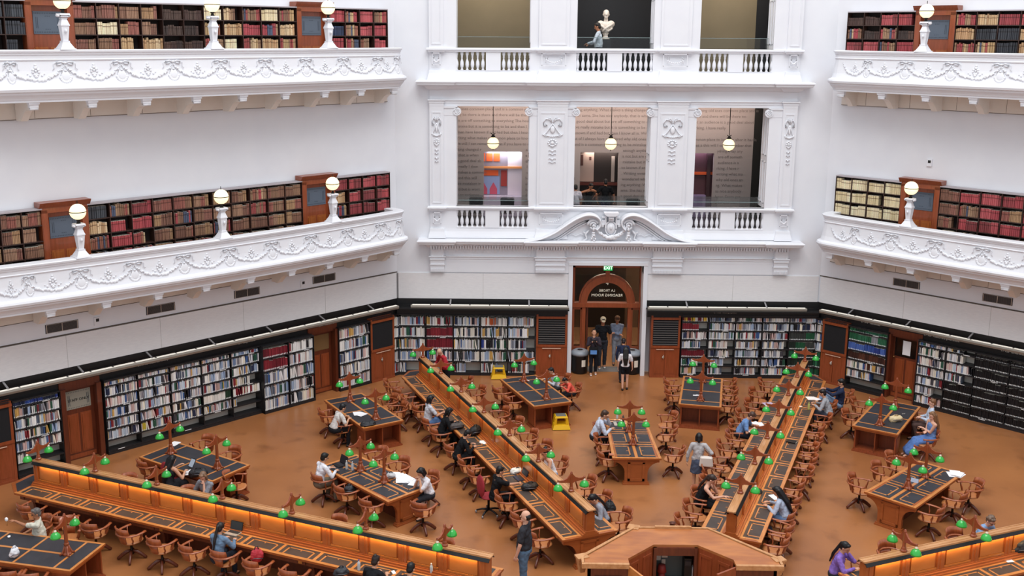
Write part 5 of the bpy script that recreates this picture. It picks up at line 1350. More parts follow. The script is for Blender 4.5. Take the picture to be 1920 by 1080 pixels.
# ---------------------------------------------------------------- step stools and bins
def stool(P,rz,label):
    t=thing('step_stool',label,'stool',P,rz,group='yellow step stools')
    m=MB(); m.frustum((0,0),(.27,.24),(.225,.195),.02,.15)
    for sx in (-1,1):
        for sy in (-1,1):
            m.tube([(sx*.2,sy*.165,.1),(sx*.155,sy*.13,.38)],.04,4,sm=False)
    m.frustum((0,0),(.2,.17),(.17,.15),.36,.41); m.build('stool_body',yellow,t)
    m=MB(); m.box(-.15,.15,-.13,.13,.41,.418); m.build('tread',mat('stool_tread','6a6a66',.8),t)
    m=MB(); m.box(-.255,.255,-.225,.225,0,.02); m.build('rubber_rim',blackf,t)
stool(at(1051,802),.1,'yellow step stool with grey tread by the cabinet table left of the doorway')
stool(at(935,708),.05,'yellow step stool against the bookcase left of the doorway')
def bin_(P,label):
    t=thing('litter_bin',label,'bin',P,0,group='round bins flanking the doorway')
    m=MB(); m.lathe([(.26,0),(.27,.06),(.29,.62),(.3,.66)],seg=24); m.build('bin_body',mat('black_plastic','101012',.3),t)
    m=MB(); m.lathe([(.31,.66),(.315,.72),(.29,.78),(.2,.83),(.11,.835),(.1,.82)],seg=24); m.build('bin_lid',mat('grey_lid','8e959e',.4),t)
    m=MB(); m.lathe([(.095,.829),(.09,.837)],seg=16); m.build('lid_hole',black,t)
    m=MB(); vs=[];fs=[]
    for k in range(7):
        a=-math.pi/2+.15+.5*k/6
        for z in (.28,.52): vs.append((.292*math.cos(a)*(1),.292*math.sin(a),z))
    for k in range(6): i=k*2; fs.append((i,i+2,i+3,i+1))
    m.add(vs,fs); m.build('bin_label',mat('beige_label','e8e0d0',.6),t)
bin_((-.87,A+.27,0),'black round bin with grey lid at the left side of the doorway')
bin_((.95,A+.27,0),'black round bin with grey lid behind the woman in white')

t=thing('turned_finial','round turned wooden finial behind the far edge of the enquiry counter','finial',at(1260,1000,1.3),0)
m=MB(); m.lathe([(.08,-.5),(.08,0),(.15,.03),(.17,.07),(.14,.12),(.06,.15),(.05,.22),(.07,.24)],seg=16); m.build('finial_body',woodD,t)
# ================================================================ people
SK={'l':'c9977a','m':'a87356','d':'7d5238','p':'d4a48c'}
def skinm(k): return mat('skin_'+k,SK[k],.5,spec=.3)
def clothm(c): return mat('cloth_'+c,c,.85,spec=.2,var=''.join('%02x'%max(0,int(int(c[i:i+2],16)*.86)) for i in (0,2,4)),scale=14)
def hairm(c): return mat('hair_'+c,c,.45,spec=.4,var=''.join('%02x'%max(0,int(int(c[i:i+2],16)*.7)) for i in (0,2,4)),scale=30,stretch=(1,1,.2))
FOLD=bpy.data.textures.new('folds','CLOUDS'); FOLD.noise_scale=.09; FOLD.noise_depth=2
def soft(m,name,material,parent,vox,smooth=3,fold=0):
    o=m.build(name,material,parent)
    md=o.modifiers.new('r','REMESH'); md.mode='VOXEL'; md.voxel_size=vox; md.use_smooth_shade=True
    s=o.modifiers.new('s','SMOOTH'); s.iterations=smooth; s.factor=.5
    if fold: d=o.modifiers.new('d','DISPLACE'); d.texture=FOLD; d.strength=fold; d.mid_level=.5; d.texture_coords='LOCAL'
    return o
def ik(Sh,H,l1,l2,pole):
    Sh=Vector(Sh);H=Vector(H); d=H-Sh; L=min(d.length,(l1+l2)*.985); d.normalize(); H=Sh+d*L
    a=(l1*l1-l2*l2+L*L)/(2*L); h=math.sqrt(max(0,l1*l1-a*a)); p=Vector(pole); p=(p-d*p.dot(d)).normalized()
    return Sh+d*a+p*h,H
def hand(m,W,dirv,palm,side,r=1.0,curl=.45):
    "palm, four unequal bent fingers and a side thumb"
    d=Vector(dirv).normalized(); n=Vector(palm).normalized(); n=(n-d*n.dot(d)).normalized(); b=d.cross(n)*side
    W=Vector(W); c=W+d*.045*r
    M=Matrix((b,d,n)).transposed()
    m.sph(c,(.04*r,.05*r,.017*r),10,M=M)
    for i,(o,L) in enumerate(((-.03,.066),(-.01,.076),(.011,.071),(.031,.056))):
        base=W+d*.082*r+b*o*r; k1=base+(d*math.cos(curl)+n*math.sin(curl))*L*.5*r; k2=k1+(d*math.cos(curl*2.2)+n*math.sin(curl*2.2))*L*.5*r
        m.cap(base-d*.01,.0095*r,k1,.0088*r,6); m.cap(k1,.0088*r,k2,.0075*r,6)
    t0=W+d*.03*r-b*.03*r; t1=t0+(d*.6-b*.75+n*.25).normalized()*.035*r; t2=t1+(d*.9-b*.2+n*.4).normalized()*.03*r
    m.cap(t0,.013*r,t1,.0105*r,6); m.cap(t1,.0105*r,t2,.009*r,6)
def person(label,loc,bearing,sit=True,h=1.68,lean=.3,skin='l',top='ffffff',sleeve='short',bottom='333333',btype='trousers',hair='short',hc='1c1614',hands=None,look=(.35,0),shoe='2a2624',seat=.47,legs=None,twist=0,extra=None,grp=None,girth=1.0,neckopen=False):
    s=h/1.7
    t=thing('person',label,'person',loc,-math.radians(bearing),group=grp)
    hip=Vector((0,0,(seat+.11) if sit else .93*s))
    ca,sa=math.cos(lean),math.sin(lean)
    def T(x,y,z): # torso space point above the hips
        x*=s;y*=s;z*=s
        return hip+Vector((x,y*ca+z*sa,z*ca-y*sa))
    shz=.47
    head_dir=look[0]; hy=look[1]
    neck=T(0,.0,.52); pl=lean*.55+head_dir*.55
    hd=neck+Vector((0,math.sin(pl),math.cos(pl)))*.135*s
    HM=Matrix.Rotation(hy,3,'Z')@Matrix.Rotation(-head_dir-lean*.25,3,'X')
    def Hh(x,y,z): return hd+HM@Vector((x*s,y*s,z*s))
    b=MB()
    # trunk
    b.sph(T(0,0,.02),(.155*s*girth,.115*s*girth,.12*s),12); b.cap(T(0,0,.1),.12*s*girth,T(0,0,.24),.115*s*girth)
    b.sph(T(0,.005,.34),(.155*s,.105*s,.15*s),12); b.cap(T(-.11,0,.45),.062*s,T(.11,0,.45),.062*s)
    b.cap(T(0,-.005,.44),.06*s,neck+Vector((0,0,.02)),.052*s)
    # head
    b.sph(Hh(0,0,.03),(.075*s,.092*s,.1*s),16,M=HM); b.sph(Hh(0,.02,-.045),(.056*s,.068*s,.062*s),12,M=HM); b.cap(neck,.05*s,Hh(0,-.015,-.02),.05*s)
    b.cap(Hh(0,.088,.03),.009*s,Hh(0,.104,-.008),.014*s,6)
    for q in (-1,1): b.sph(Hh(q*.077,-.005,.0),(.012*s,.022*s,.032*s),8,M=HM)
    b.sph(Hh(0,.083,-.045),(.024*s,.01*s,.009*s),8,M=HM)
    # legs
    feet=[]
    for i,q in enumerate((-1,1)):
        if legs: kn,an=[Vector(v) for v in legs[i]]
        elif sit: kn=Vector((q*.11,.43*s,seat+.07)); an=Vector((q*.12,.36*s+.05*q,.09))
        else: st=.06*q; kn=Vector((q*.09*s,.02+st*.6,.49*s)); an=Vector((q*.09*s,-.02+st,.09))
        hj=hip+Vector((q*.085*s,0,-.02)); feet.append((hj,kn,an,q))
        b.cap(hj,.088*s*girth,kn,.056*s,12); b.cap(kn,.056*s,an,.036*s,12); b.cap(an,.036*s,an+Vector((0,.13*s,-.045)),.03*s,8)
    # arms
    if hands is None: hands=((-.13,.42,.83),(.13,.42,.83)) if sit else ((-.22,.08,.8*s),(.22,.08,.8*s))
    arms=[]
    for q,H in zip((-1,1),hands):
        Sh=T(q*.175,0,shz-.02); El,Wr=ik(Sh,H,.285*s,.25*s,(q*.8,-.35,-.9)); arms.append((Sh,El,Wr,q))
        b.cap(Sh,.052*s,El,.038*s,10); b.cap(El,.039*s,Wr,.027*s,10)
        dv=(Wr-El).normalized(); 
        if sit or abs(dv.z)<.8: dv=(dv+Vector((0,.35,-.05))).normalized()
        hand(b,Wr,dv,(0,0,-1) if abs(dv.z)<.8 else (-q,0,0),q,s)
    soft(b,'body',skinm(skin),t,.0085,2)
    # eyes and brows
    e=MB()
    for q in (-1,1): e.sph(Hh(q*.03,.086,.022),(.011*s,.007*s,.007*s),8,M=HM)
    e.build('eye',mat('eye_dark','1d1512',.3),t)
    e=MB(); e.sph(Hh(0,.089,-.046),(.02*s,.007*s,.004*s),8,M=HM); e.build('mouth',mat('lip','a3564c',.5),t)
    # top
    g=.014*s
    if top:
        c=MB(); low=-.06 if btype!='dress' else -.02
        c.sph(T(0,0,.06),(.17*s*girth,.13*s*girth,.13*s),12); c.cap(T(0,0,.1),.135*s*girth,T(0,0,.25),.128*s*girth)
        c.sph(T(0,.005,.34),(.17*s,.12*s,.155*s),12); 
        if sleeve!='none': c.cap(T(-.12,0,.45),.07*s,T(.12,0,.45),.07*s); c.cap(T(0,-.005,.43),.07*s,T(0,-.01,.5),.06*s)
        else: c.cap(T(-.07,.02,.36),.05*s,T(-.08,0,.49),.02*s); c.cap(T(.07,.02,.36),.05*s,T(.08,0,.49),.02*s)
        for Sh,El,Wr,q in arms:
            if sleeve=='short': c.cap(Sh,.067*s,Sh+(El-Sh)*.72,.062*s,10)
            elif sleeve=='long': c.cap(Sh,.066*s,El,.052*s,10); c.cap(El,.052*s,Wr-(Wr-El)*.08,.036*s,10)
        soft(c,'dress_top' if btype=='dress' else 'shirt',clothm(top),t,.012,3,.03*s)
    # bottom
    c=MB()
    if btype in('trousers','shorts'):
        c.sph(hip+Vector((0,0,-.01)),(.17*s*girth,.135*s*girth,.12*s),12)
        for hj,kn,an,q in feet:
            if btype=='trousers': c.cap(hj,.1*s*girth,kn,.07*s,12); c.cap(kn,.07*s,an+Vector((0,0,.02)),.055*s,12)
            else: c.cap(hj,.105*s*girth,hj+(kn-hj)*.5,.09*s,12)
        soft(c,btype,clothm(bottom),t,.013,3,.025*s)
    elif btype in('skirt','dress'):
        if sit:
            c.sph(hip,(.18*s,.15*s,.12*s),12); 
            for hj,kn,an,q in feet:
                c.cap(hj,.11*s,kn,.085*s,12)
                if btype=='dress': c.cap(kn,.09*s,an+Vector((0,0,.08)),.11*s,12)
            c.cap((feet[0][1]+feet[1][1])/2,.08*s,hip,.1*s)
            if btype=='dress': c.cap((feet[0][1]+feet[1][1])/2,.09*s,(feet[0][2]+feet[1][2])/2+Vector((0,0,.1)),.12*s)
        else:
            c.lathe([(.14*s,.06),(.165*s,0),(.2*s,-.2),(.215*s,-.36*s),(.2*s,-.36*s),(.13*s,0)],c=hip+Vector((0,0,.02)),seg=20)
        soft(c,'skirt',clothm(bottom),t,.013,3,.03*s)
    # shoes
    for hj,kn,an,q in feet:
        if shoe:
            c=MB(); c.cap(an+Vector((0,-.03,-.045)),.042*s,an+Vector((0,.13*s,-.055)),.036*s,10); f=soft(c,'shoe',mat('shoe_'+shoe,shoe,.5),t,.009,2)
    # hair
    c=MB(); 
    if hair!='bald':
        c.sph(Hh(0,-.02,.055),(.087*s,.096*s,.092*s),14,M=HM); c.sph(Hh(0,-.045,.0),(.078*s,.065*s,.085*s),12,M=HM); c.sph(Hh(0,.045,.105),(.06*s,.045*s,.03*s),10,M=HM)
    else:
        c.sph(Hh(0,-.045,.01),(.085*s,.066*s,.075*s),12,M=HM); 
        for q in (-1,1): c.sph(Hh(q*.06,-.03,.02),(.025*s,.05*s,.04*s),8,M=HM)
    if hair=='bob':
        for q in (-1,1): c.cap(Hh(q*.07,-.01,.04),.035*s,Hh(q*.075,.0,-.08),.03*s)
        c.cap(Hh(0,-.06,.03),.07*s,Hh(0,-.06,-.09),.055*s)
    if hair=='long':
        for q in (-1,1): c.cap(Hh(q*.06,-.02,.04),.042*s,Hh(q*.06,-.04,-.14),.04*s)
        bk=T(0,-.15,.36); bl=T(0,-.165,.12)
        for q in (-.05,0,.05): c.cap(Hh(q,-.07,.02),.06*s,bk+Vector((q,0,0)),.05*s); c.cap(bk+Vector((q,0,0)),.05*s,bl+Vector((q*.6,0,0)),.03*s)
    if hair=='pony':
        c.sph(Hh(0,-.1,.05),(.035*s,.035*s,.035*s),8); c.cap(Hh(0,-.11,.04),.035*s,T(0,-.16,.42),.035*s); c.cap(T(0,-.16,.42),.035*s,T(0,-.17,.22),.018*s)
    if hair=='bun': c.sph(Hh(0,-.07,.12),(.045*s,.045*s,.04*s),10)
    if hair=='curly':
        rr=random.Random(9)
        for k in range(26):
            a=rr.uniform(0,6.28); e_=rr.uniform(-.1,1.3); c.sph(Hh(.085*math.cos(a)*math.cos(e_),-.02+.09*math.sin(a)*math.cos(e_) if math.sin(a)<.5 else 0,.05+.09*math.sin(e_)),.026*s,7)
    soft(c,'hair',hairm(hc),t,.009,1,.01)
    if extra: extra(t,T,Hh,HM,arms,s,feet)
    return t
def headpos(px,py,bearing,lean=.3,h=1.68,z=None,look=.35):
    s=h/1.7; zh=.58+.52*s*math.cos(lean)+.14*s
    P=at(px,py,z or zh); a=math.radians(bearing); o=.52*s*math.sin(lean)+.13*s*math.sin(lean*.55+look*.55)
    return (P.x-math.sin(a)*o,P.y-math.cos(a)*o,0)
def seated(px,py,bearing,label,lean=.3,h=1.66,look=(.35,0),**k):
    return person(label,headpos(px,py,bearing,lean,h,look=look[0]),bearing,True,h,lean,look=look,**k)
L1=-67.5; NEAR1=22.5; FAR1=-157.5; LEFT2=67.5; RIGHT2=-112.5; LEFT3=112.5; RIGHT3=-67.5
def glasses(t,T,Hh,HM,arms,s,feet):
    m=MB()
    for q in (-1,1): m.tube([Hh(q*.032+.02*math.cos(a*.785),.098,.02+.015*math.sin(a*.785)) for a in range(9)],.003,4); m.tube([Hh(q*.055,.095,.024),Hh(q*.08,.0,.02)],.003,4)
    m.build('spectacles',black,t)
seated(68,963,250,'grey-haired man in cream polo shirt holding his arm out, lower left',lean=.02,skin='m',top='d8d6c6',hair='short',hc='6f6a68',bottom='55504a',hands=((.12,.62,1.12),(.2,.3,.72)),look=(.2,.2),extra=glasses,girth=1.15)
seated(413,990,NEAR1,'woman with black ponytail in denim shirt using a white laptop, lower left desk',lean=.2,top='6f8aa6',sleeve='long',hair='pony',bottom='2b2e38')
seated(704,1052,NEAR1+5,'person with a top bun in black top at a white laptop, bottom edge',lean=.35,top='1b1c20',hair='bun',hc='2a1d18',skin='l',bottom='24242a')
seated(770,1066,NEAR1,'black-haired man reading a white page at the bottom edge',lean=.35,top='23242a',hair='short',hc='0f0e10',bottom='24242a')
seated(323,862,35,'woman with very long black hair in a black dress reading a tablet',lean=.25,top='26262b',sleeve='none',btype='dress',bottom='26262b',hair='long',hc='111114',skin='l',hands=((-.1,.42,.95),(.16,.4,.86)))
seated(381,893,FAR1,'fair-haired person in grey shirt, chin in hand behind the lower left ridge',lean=.2,top='8b8f98',hair='bob',hc='8a6a52',hands=((-.05,.2,1.04),(.12,.3,.85)),look=(.5,.1),skin='p')
seated(608,858,50,'man in white long-sleeved shirt typing on a black laptop',lean=.28,top='e9eaf2',sleeve='long',hc='15120f',bottom='7a6f60',extra=glasses)
seated(790,885,-125,'woman in white T-shirt resting her chin over papers, left tapered table',lean=.35,top='eceaf0',hair='bob',hc='121014',hands=((-.06,.3,1.0),(.05,.3,1.0)),look=(.5,0),bottom='2a2a30')
seated(642,764,58,'dark-haired person in checked shirt writing at the left table',lean=.5,top='d4d0cc',hc='14161c',bottom='1a1b20')
seated(807,749,LEFT2,'girl with straight black bob in grey-white T-shirt and denim skirt',lean=.12,top='cfd2da',hair='bob',hc='0f0f12',btype='skirt',bottom='5f7fb0',shoe='2a2624')
seated(842,772,LEFT2+8,'person in black hooded jacket and black cap at the left-centre desk',lean=.4,top='17181b',sleeve='long',hc='0d0d0f',hair='bob',bottom='1b1c20')
seated(876,813,LEFT2+5,'young man in black shirt writing beside a black backpack',lean=.45,top='151619',sleeve='long',hc='121013',bottom='1b1c20',look=(.5,0))
seated(937,883,LEFT2,'dark-haired person in black T-shirt stretching an arm, on the red office chair',lean=.2,top='16171a',hc='17120f',bottom='17181c',hands=((-.02,.2,1.1),(.1,.62,.86)))
seated(1022,848,RIGHT2,'woman with dark bun in white top, right side of the left-centre desk',lean=.35,top='eae6e8',hair='bun',hc='141215',sleeve='none',bottom='8fa3c8')
seated(1112,934,RIGHT2,'dark-haired woman in grey patterned shirt bent over the left-centre desk end',lean=.5,top='9ba0ac',hair='pony',hc='18141a',sleeve='long',look=(.7,0),bottom='22242a')
seated(1034,695,-112,'boy in grey hooded top at the table left of the doorway',lean=.4,h=1.5,top='c6cbd4',sleeve='long',hc='141216',bottom='3a3a40')
seated(1060,712,-112,'child in coral jacket bending over the table left of the doorway',lean=.6,h=1.3,top='e8604e',sleeve='long',hc='120f12',bottom='2a2a30',look=(.7,0))
seated(1133,777,88,'man in pale blue shirt resting his face on his fist by a laptop',lean=.4,h=1.76,top='c9d2e4',sleeve='long',hc='4a3428',bottom='2a2a30',hands=((-.03,.36,1.1),(.12,.45,.84)),look=(.4,0))
seated(1409,778,LEFT3,'brown-haired person in blue shirt writing, left side of right-centre desk',lean=.5,top='6f93c6',hc='5a4034',bottom='2d2f38',look=(.7,0))
seated(1334,898,LEFT3,'woman in black vest top with brown ponytail, left side near the counter',lean=.4,top='15161a',sleeve='none',hair='pony',hc='3a2a24',skin='p',bottom='1b1c20',hands=((-.06,.3,1.02),(.15,.6,.86)),look=(.5,0),girth=1.15)
seated(1457,921,RIGHT3,'woman with long black hair in pale blue shirt writing on the right-centre desk',lean=.4,top='b9c6dc',sleeve='long',hair='long',hc='121115',bottom='6c86ac')
seated(1543,737,RIGHT3,'dark-haired person in speckled grey top leaning far back from the desk',lean=.35,top='a9adb4',sleeve='long',hc='1b1518',bottom='3d4250')
seated(1578,718,-75,'man in navy jacket and white T-shirt reading with raised knees',lean=-.1,h=1.74,top='27314c',sleeve='long',hc='15120f',bottom='7e96b4',legs=(((-.1,.42,.82),(-.1,.68,.62)),((.1,.44,.8),(.1,.7,.6))),hands=((-.1,.42,1.0),(.1,.42,1.0)),look=(.4,0),shoe='d8d8dc')
seated(1748,756,-72,'fair person in pale blue open shirt over pink, right table',lean=-.05,top='c9d6ea',sleeve='long',hc='8d6040',hair='short',bottom='54403c',hands=((-.1,.25,.78),(.08,.25,.76)),look=(.1,.3),skin='p')
seated(1748,780,-98,'woman with long fair hair in a long blue sleeveless dress, legs stretched',lean=.05,top='6f8fc4',sleeve='none',btype='dress',bottom='5f82c0',hair='long',hc='8f6848',skin='p',hands=((.12,.22,.84),(-.1,.24,.82)),look=(.15,.2),shoe=None,legs=(((-.09,.43,.5),(-.02,.66,.13)),((.11,.42,.52),(.2,.6,.1))))
seated(1857,976,150,'curly-haired person in blue shirt and glasses behind the lower right ridge',lean=.45,top='8fb2de',hair='curly',hc='7a6250',skin='p',extra=glasses,look=(.4,-.2))
seated(1584,1026,120,'woman in purple hooded sweatshirt holding her face, lower right desk end',lean=.25,top='8d6fc6',sleeve='long',hair='pony',hc='111014',hands=((-.06,.22,1.08),(.1,.42,.84)),look=(.4,-.2),bottom='2a2a30')
# people on their feet
def standing(px,py,bearing,label,h,z=0,P=None,**k):
    P=P or at(px,py,z); return person(label,(P[0],P[1],z),bearing,False,h,k.pop('lean',.03),**k)
def cap_hat(col):
    def f(t,T,Hh,HM,arms,s,feet):
        m=MB(); m.sph(Hh(0,-.01,.075),(.095*s,.105*s,.08*s),14,M=HM); m.sph(Hh(0,.1,.065),(.065*s,.06*s,.01*s),10,M=HM); m.build('hat',mat('hat_'+col,col,.8),t)
    return f
P=at(836,742); standing(0,0,-125,'balding bearded man in red leather jacket browsing behind the ridge',1.68,P=P,top='b8323c',sleeve='long',bottom='1e1f26',hair='bald',hc='8d8680',skin='p',lean=.3,look=(.6,.2),hands=((-.1,.34,1.15),(.12,.34,1.12)),girth=1.1)
standing(982,1112,-72,'balding man in charcoal polo shirt and blue jeans walking past the counter',1.86,top='33343a',bottom='5a7590',hair='bald',hc='1d1a1c',skin='p',look=(-.05,.2),hands=((-.26,.1,.92),(.2,.12,.9)),girth=1.15,lean=-.03,shoe='3a3430')
def camera_hold(t,T,Hh,HM,arms,s,feet):
    W=(arms[0][2]+arms[1][2])/2; m=MB(); m.cb(W+Vector((0,.07,.04)),(.11,.04,.08)); m.cap(W+Vector((0,.08,.04)),.025,W+Vector((0,.15,.05)),.025); m.build('held_camera',black,t)
    m=MB(); m.cb(hipv(T)+Vector((.02,.17,.02)),(.3,.1,.28)); o=m.build('shoulder_bag',blackf,t); o.modifiers.new('b','BEVEL').width=.03
    m=MB(); m.cb(hipv(T)+Vector((.02,.23,.0)),(.22,.02,.14)); m.build('bag_pocket',mat('bag_blue','5f93d6',.6),o)
    m=MB(); m.tube([T(-.1,.14,.1),T(-.02,.15,.3),T(.12,.08,.5)],.014,5); m.build('bag_strap',black,o)
def hipv(T): return T(0,0,0)
standing(1112,703,180,'person in dark clothes with blue and black shoulder bag photographing upwards',1.62,top='3a333c',sleeve='long',bottom='20222b',hc='0f0e10',skin='l',look=(-.55,0),hands=((-.06,.3,1.28),(.07,.3,1.28)),shoe='e8e4e2',extra=camera_hold)
standing(1128,690,178,'man in pale cap and bright patterned black T-shirt behind the photographer',1.86,top='17181c',bottom='33363e',hc='1a1512',skin='m',shoe='dcd8d6',extra=cap_hat('b5a78e'),hands=((-.3,.05,.9),(.3,.1,.86)))
standing(1155,683,185,'man in pale grey blazer and brown hat, arms folded in the doorway',1.78,top='8e9db6',sleeve='long',bottom='9aa3b0',hc='2a1c16',skin='m',shoe='22242a',extra=cap_hat('6a4a34'),hands=((.1,.2,1.22),(-.1,.22,1.18)))
standing(1167,716,5,'person in navy puffer jacket entering past the right bin',1.5,top='262f4a',sleeve='long',bottom='23252e',hc='2a1e1e',lean=.15)
standing(1171,731,3,'girl in white T-shirt and black shorts walking towards the doorway',1.46,top='f0eef2',bottom='14161e',btype='shorts',hc='17130f',hair='long',skin='p',shoe='17181c',hands=((-.24,.08,.72),(.24,.08,.72)))
def white_bag(t,T,Hh,HM,arms,s,feet):
    c=hipv(T)+Vector((.2,-.16,.08)); m=MB(); m.prism([(-.18,-.17),(.18,-.17),(.15,.1),(-.15,.1)],-.07,.07,'y'); 
    for i,v in enumerate(m.v): m.v[i]=c+v
    o=m.build('handbag',mat('cream_bag','d9cfc6',.6),t,fix=True); o.modifiers.new('b','BEVEL').width=.03
    m=MB(); m.tube([c+Vector((-.1,0,.12)),T(.16,-.08,.3),T(.14,.0,.5),T(.16,.08,.3),c+Vector((.1,0,.12))],.012,5); m.build('bag_handle',mat('bag_strap_brown','7d5a4c',.5),o)
standing(1306,921,8,'woman with black bob in grey hooded top, white shoulder bag and short skirt',1.56,top='b6b3b4',sleeve='long',btype='skirt',bottom='4c5468',hair='bob',hc='0f0e12',skin='l',shoe='22222a',extra=white_bag,girth=1.12,hands=((-.28,.02,.78),(.3,.1,.98)))
# people in the loggias
def at_wall(px,Y): 
    d=FW+RT*((px-PX)/FPX)+UP*((PY-300)/FPX); t_=(Y-CAM.y)/d.y; return CAM.x+t_*d.x
standing(0,0,-80,'bearded man in pale shirt and tie standing before the marble bust',1.78,z=10.15,P=(at_wall(1117,A+.75),A+.75),top='c6cfd8',sleeve='long',bottom='2a2c34',hc='1a1310',skin='m',hands=((-.1,.35,1.12),(.12,.3,1.1)))
standing(0,0,-20,'person in white T-shirt seen from behind, partly hidden by a column',1.5,z=4.95,P=(at_wall(1081,A+1.3),A+1.3),top='c8c4cc',bottom='3a4050',hc='0d0c0e',skin='m')
standing(0,0,150,'woman in black vest leaning with hands on hips in the lower centre opening',1.5,z=4.95,P=(at_wall(1103,A+2.2),A+2.2),top='101114',sleeve='none',bottom='20222a',hc='0d0c0e',hair='pony',skin='m',lean=.35,look=(.5,0),hands=((-.3,.0,.95),(.28,.05,.95)))
standing(0,0,0,'person in black T-shirt with loose arms in the lower centre opening',1.6,z=4.95,P=(at_wall(1137,A+2.0),A+2.0),top='0f1013',bottom='262b40',hc='0c0b0d',skin='m',hands=((-.3,.05,.88),(.32,.08,.84)))
# ================================================================ belongings
def laptop(px,py,bearing,label,lidc=black,body=silver,scr='20262e',z=TOPZ+.008,em=0):
    P=at(px,py,z); t=thing('laptop',label,'laptop',P,-math.radians(bearing))
    m=MB(); m.box(-.16,.16,-.11,.11,0,.016); m.build('keyboard_base',body,t)
    m=MB(); m.box(-.14,.14,-.02,.09,.016,.018); m.build('keys',dgrey,t)
    m=MB(); m.M=Matrix.Translation((0,.11,.012))@Matrix.Rotation(math.radians(-18),4,'X'); m.box(-.16,.16,-.006,.004,0,.21); l=m.build('screen_lid',lidc,t)
    m=MB(); m.M=Matrix.Translation((0,.11,.012))@Matrix.Rotation(math.radians(-18),4,'X'); m.box(-.148,.148,-.0075,-.006,.012,.2); m.build('screen',mat('screen_'+scr,scr,.3,emit=em),l)
laptop(437,1000,NEAR1,'open white laptop with dark screen before the woman in denim',scr='2b3236')
laptop(731,1056,NEAR1,'open white laptop with pale screen at the bottom edge',scr='aebbc0',em=.25)
laptop(636,872,50,'open black laptop before the man in white shirt',body=black)
laptop(1158,795,88,'open silver laptop before the man in pale blue shirt')
laptop(866,783,LEFT2,'open dark laptop between two readers on the left-centre desk',body=dgrey)
laptop(974,897,LEFT2,'small navy laptop standing by a white bundle on the left-centre desk',lidc=mat('navy_plastic','1d2540',.5),body=mat('navy_plastic','1d2540',.5))
def papers(px,py,rz,w,h,label,n=3,mm=None,z=TOPZ+.008,th=.004):
    P=at(px,py,z); t=thing('papers',label,'papers',P,rz); rr=random.Random(int(px))
    for k in range(n):
        m=MB(); m.M=Matrix.Translation((rr.uniform(-.08,.08)*(n>1),rr.uniform(-.06,.06)*(n>1),k*th))@Matrix.Rotation(rr.uniform(-.5,.5)*(n>1),4,'Z'); m.box(-w/2,w/2,-h/2,h/2,0,th*.8); m.build('sheet',mm or paper,t)
papers(757,898,.3,.3,.42,'spread of white papers on the left tapered table, before the woman',5); papers(778,905,.9,.2,.28,'white paper with a dark edge near the left tapered table corner',2)
papers(745,890,.1,.2,.28,'open white sheets behind the patterned pouch',2)
papers(674,776,.5,.21,.3,'white sheets under the hands of the check-shirted person',3)
papers(983,713,.6,.22,.3,'single grey sheet on the table left of the doorway',1)
papers(1425,795,.4,.22,.3,'open white book before the person in blue',2); papers(1410,809,.4,.2,.28,'white sheet beside the open book on the right-centre desk',1)
papers(1453,932,.3,.2,.28,'white pad under the hand of the long-haired woman',1)
papers(780,1062,.2,.22,.3,'white page held by the man at the bottom edge',2)
papers(909,829,.5,.15,.2,'small white notes by the backpack on the left-centre desk',2)
papers(327,832,-.3,.22,.3,'white picture sheet at the far corner of the left table',1); papers(352,886,.6,.25,.3,'open white magazine before the woman in black',2)
papers(1793,890,-.5,.25,.32,'stack of newspapers on the corner of the right tapered table',4,th=.012)
papers(1523,747,.3,.22,.3,'open white book before the leaning person in grey',2); papers(1501,762,.3,.1,.06,'small white card on the right-centre desk',1)
papers(1440,757,.2,.3,.22,'bright printed pages on the left side of the right-centre desk',1,mat('printed_page','b9a7c2',.6))
papers(1146,853,.05,.12,.1,'small square wooden block at the corner of the centre table',1,mat('block_wood','b8765a',.5),th=.03)
papers(1306,741,0,.12,.08,'crumpled white tissue on the table right of the doorway',2)
papers(738,1073,.4,.07,.14,'white phone beside the laptop at the bottom edge',1)
papers(1893,1052,.2,.16,.1,'white card below the dark bag at the lower right',1)
def bag(px,py,label,size,col,rz=0,z=TOPZ+.008,accent=None,name='bag'):
    P=at(px,py,z); t=thing(name,label,'bag',P,rz); w,d,h=size
    rr=random.Random(int(px*7)); m=MB(); m.sph((0,0,h*.5),(w*.5,d*.5,h*.5),12); m.cap((-w*.3,0,h*.35),d*.38,(w*.3,0,h*.4),d*.36); m.sph((w*.1,d*.1,h*.75),(w*.3,d*.3,h*.28),10)
    o=soft(m,'bag_body',mat('bag_'+col,col,.6,var=col,scale=3),t,.014,2,.05)
    m=MB(); m.tube([(-w*.2,0,h*.85),(-w*.08,-.02,h*1.15),(w*.08,-.02,h*1.15),(w*.2,0,h*.85)],.012,5); m.build('handle',mat('bag_dark_strap','1b1b1e',.6) if not accent else mat('bag_acc_'+accent,accent,.6),t)
    m=MB(); m.tube([(-w*.45,-d*.2,h*.3),(-w*.2,-d*.5,h*.45),(w*.2,-d*.5,h*.4),(w*.45,-d*.2,h*.3)],.008,5); m.build('zip',mat('zip_grey','6a6a70',.4,metal=.5),t)
bag(372,891,'bulky black bag on the table beside the woman in black',(.42,.3,.18),'1c1c20',.3)
bag(891,815,'black backpack on the left-centre desk by the young man',(.36,.26,.26),'141417',.6)
bag(857,803,'black and grey checked bag on the left-centre desk',(.4,.26,.18),'4a4442',.4)
bag(994,917,'black shiny bag on the left-centre desk',(.42,.28,.17),'1a1a1c',.3)
bag(970,886,'white and black clothing bundle on the left-centre desk',(.34,.24,.12),'dcdcd8',.3)
bag(733,897,'white and black patterned pouch on the left tapered table',(.22,.16,.16),'cfd0d2',.2)
bag(1679,789,'cream cloth bag slumped on the table near the right wall',(.4,.26,.16),'d8c49a',.3,accent='b89a6a')
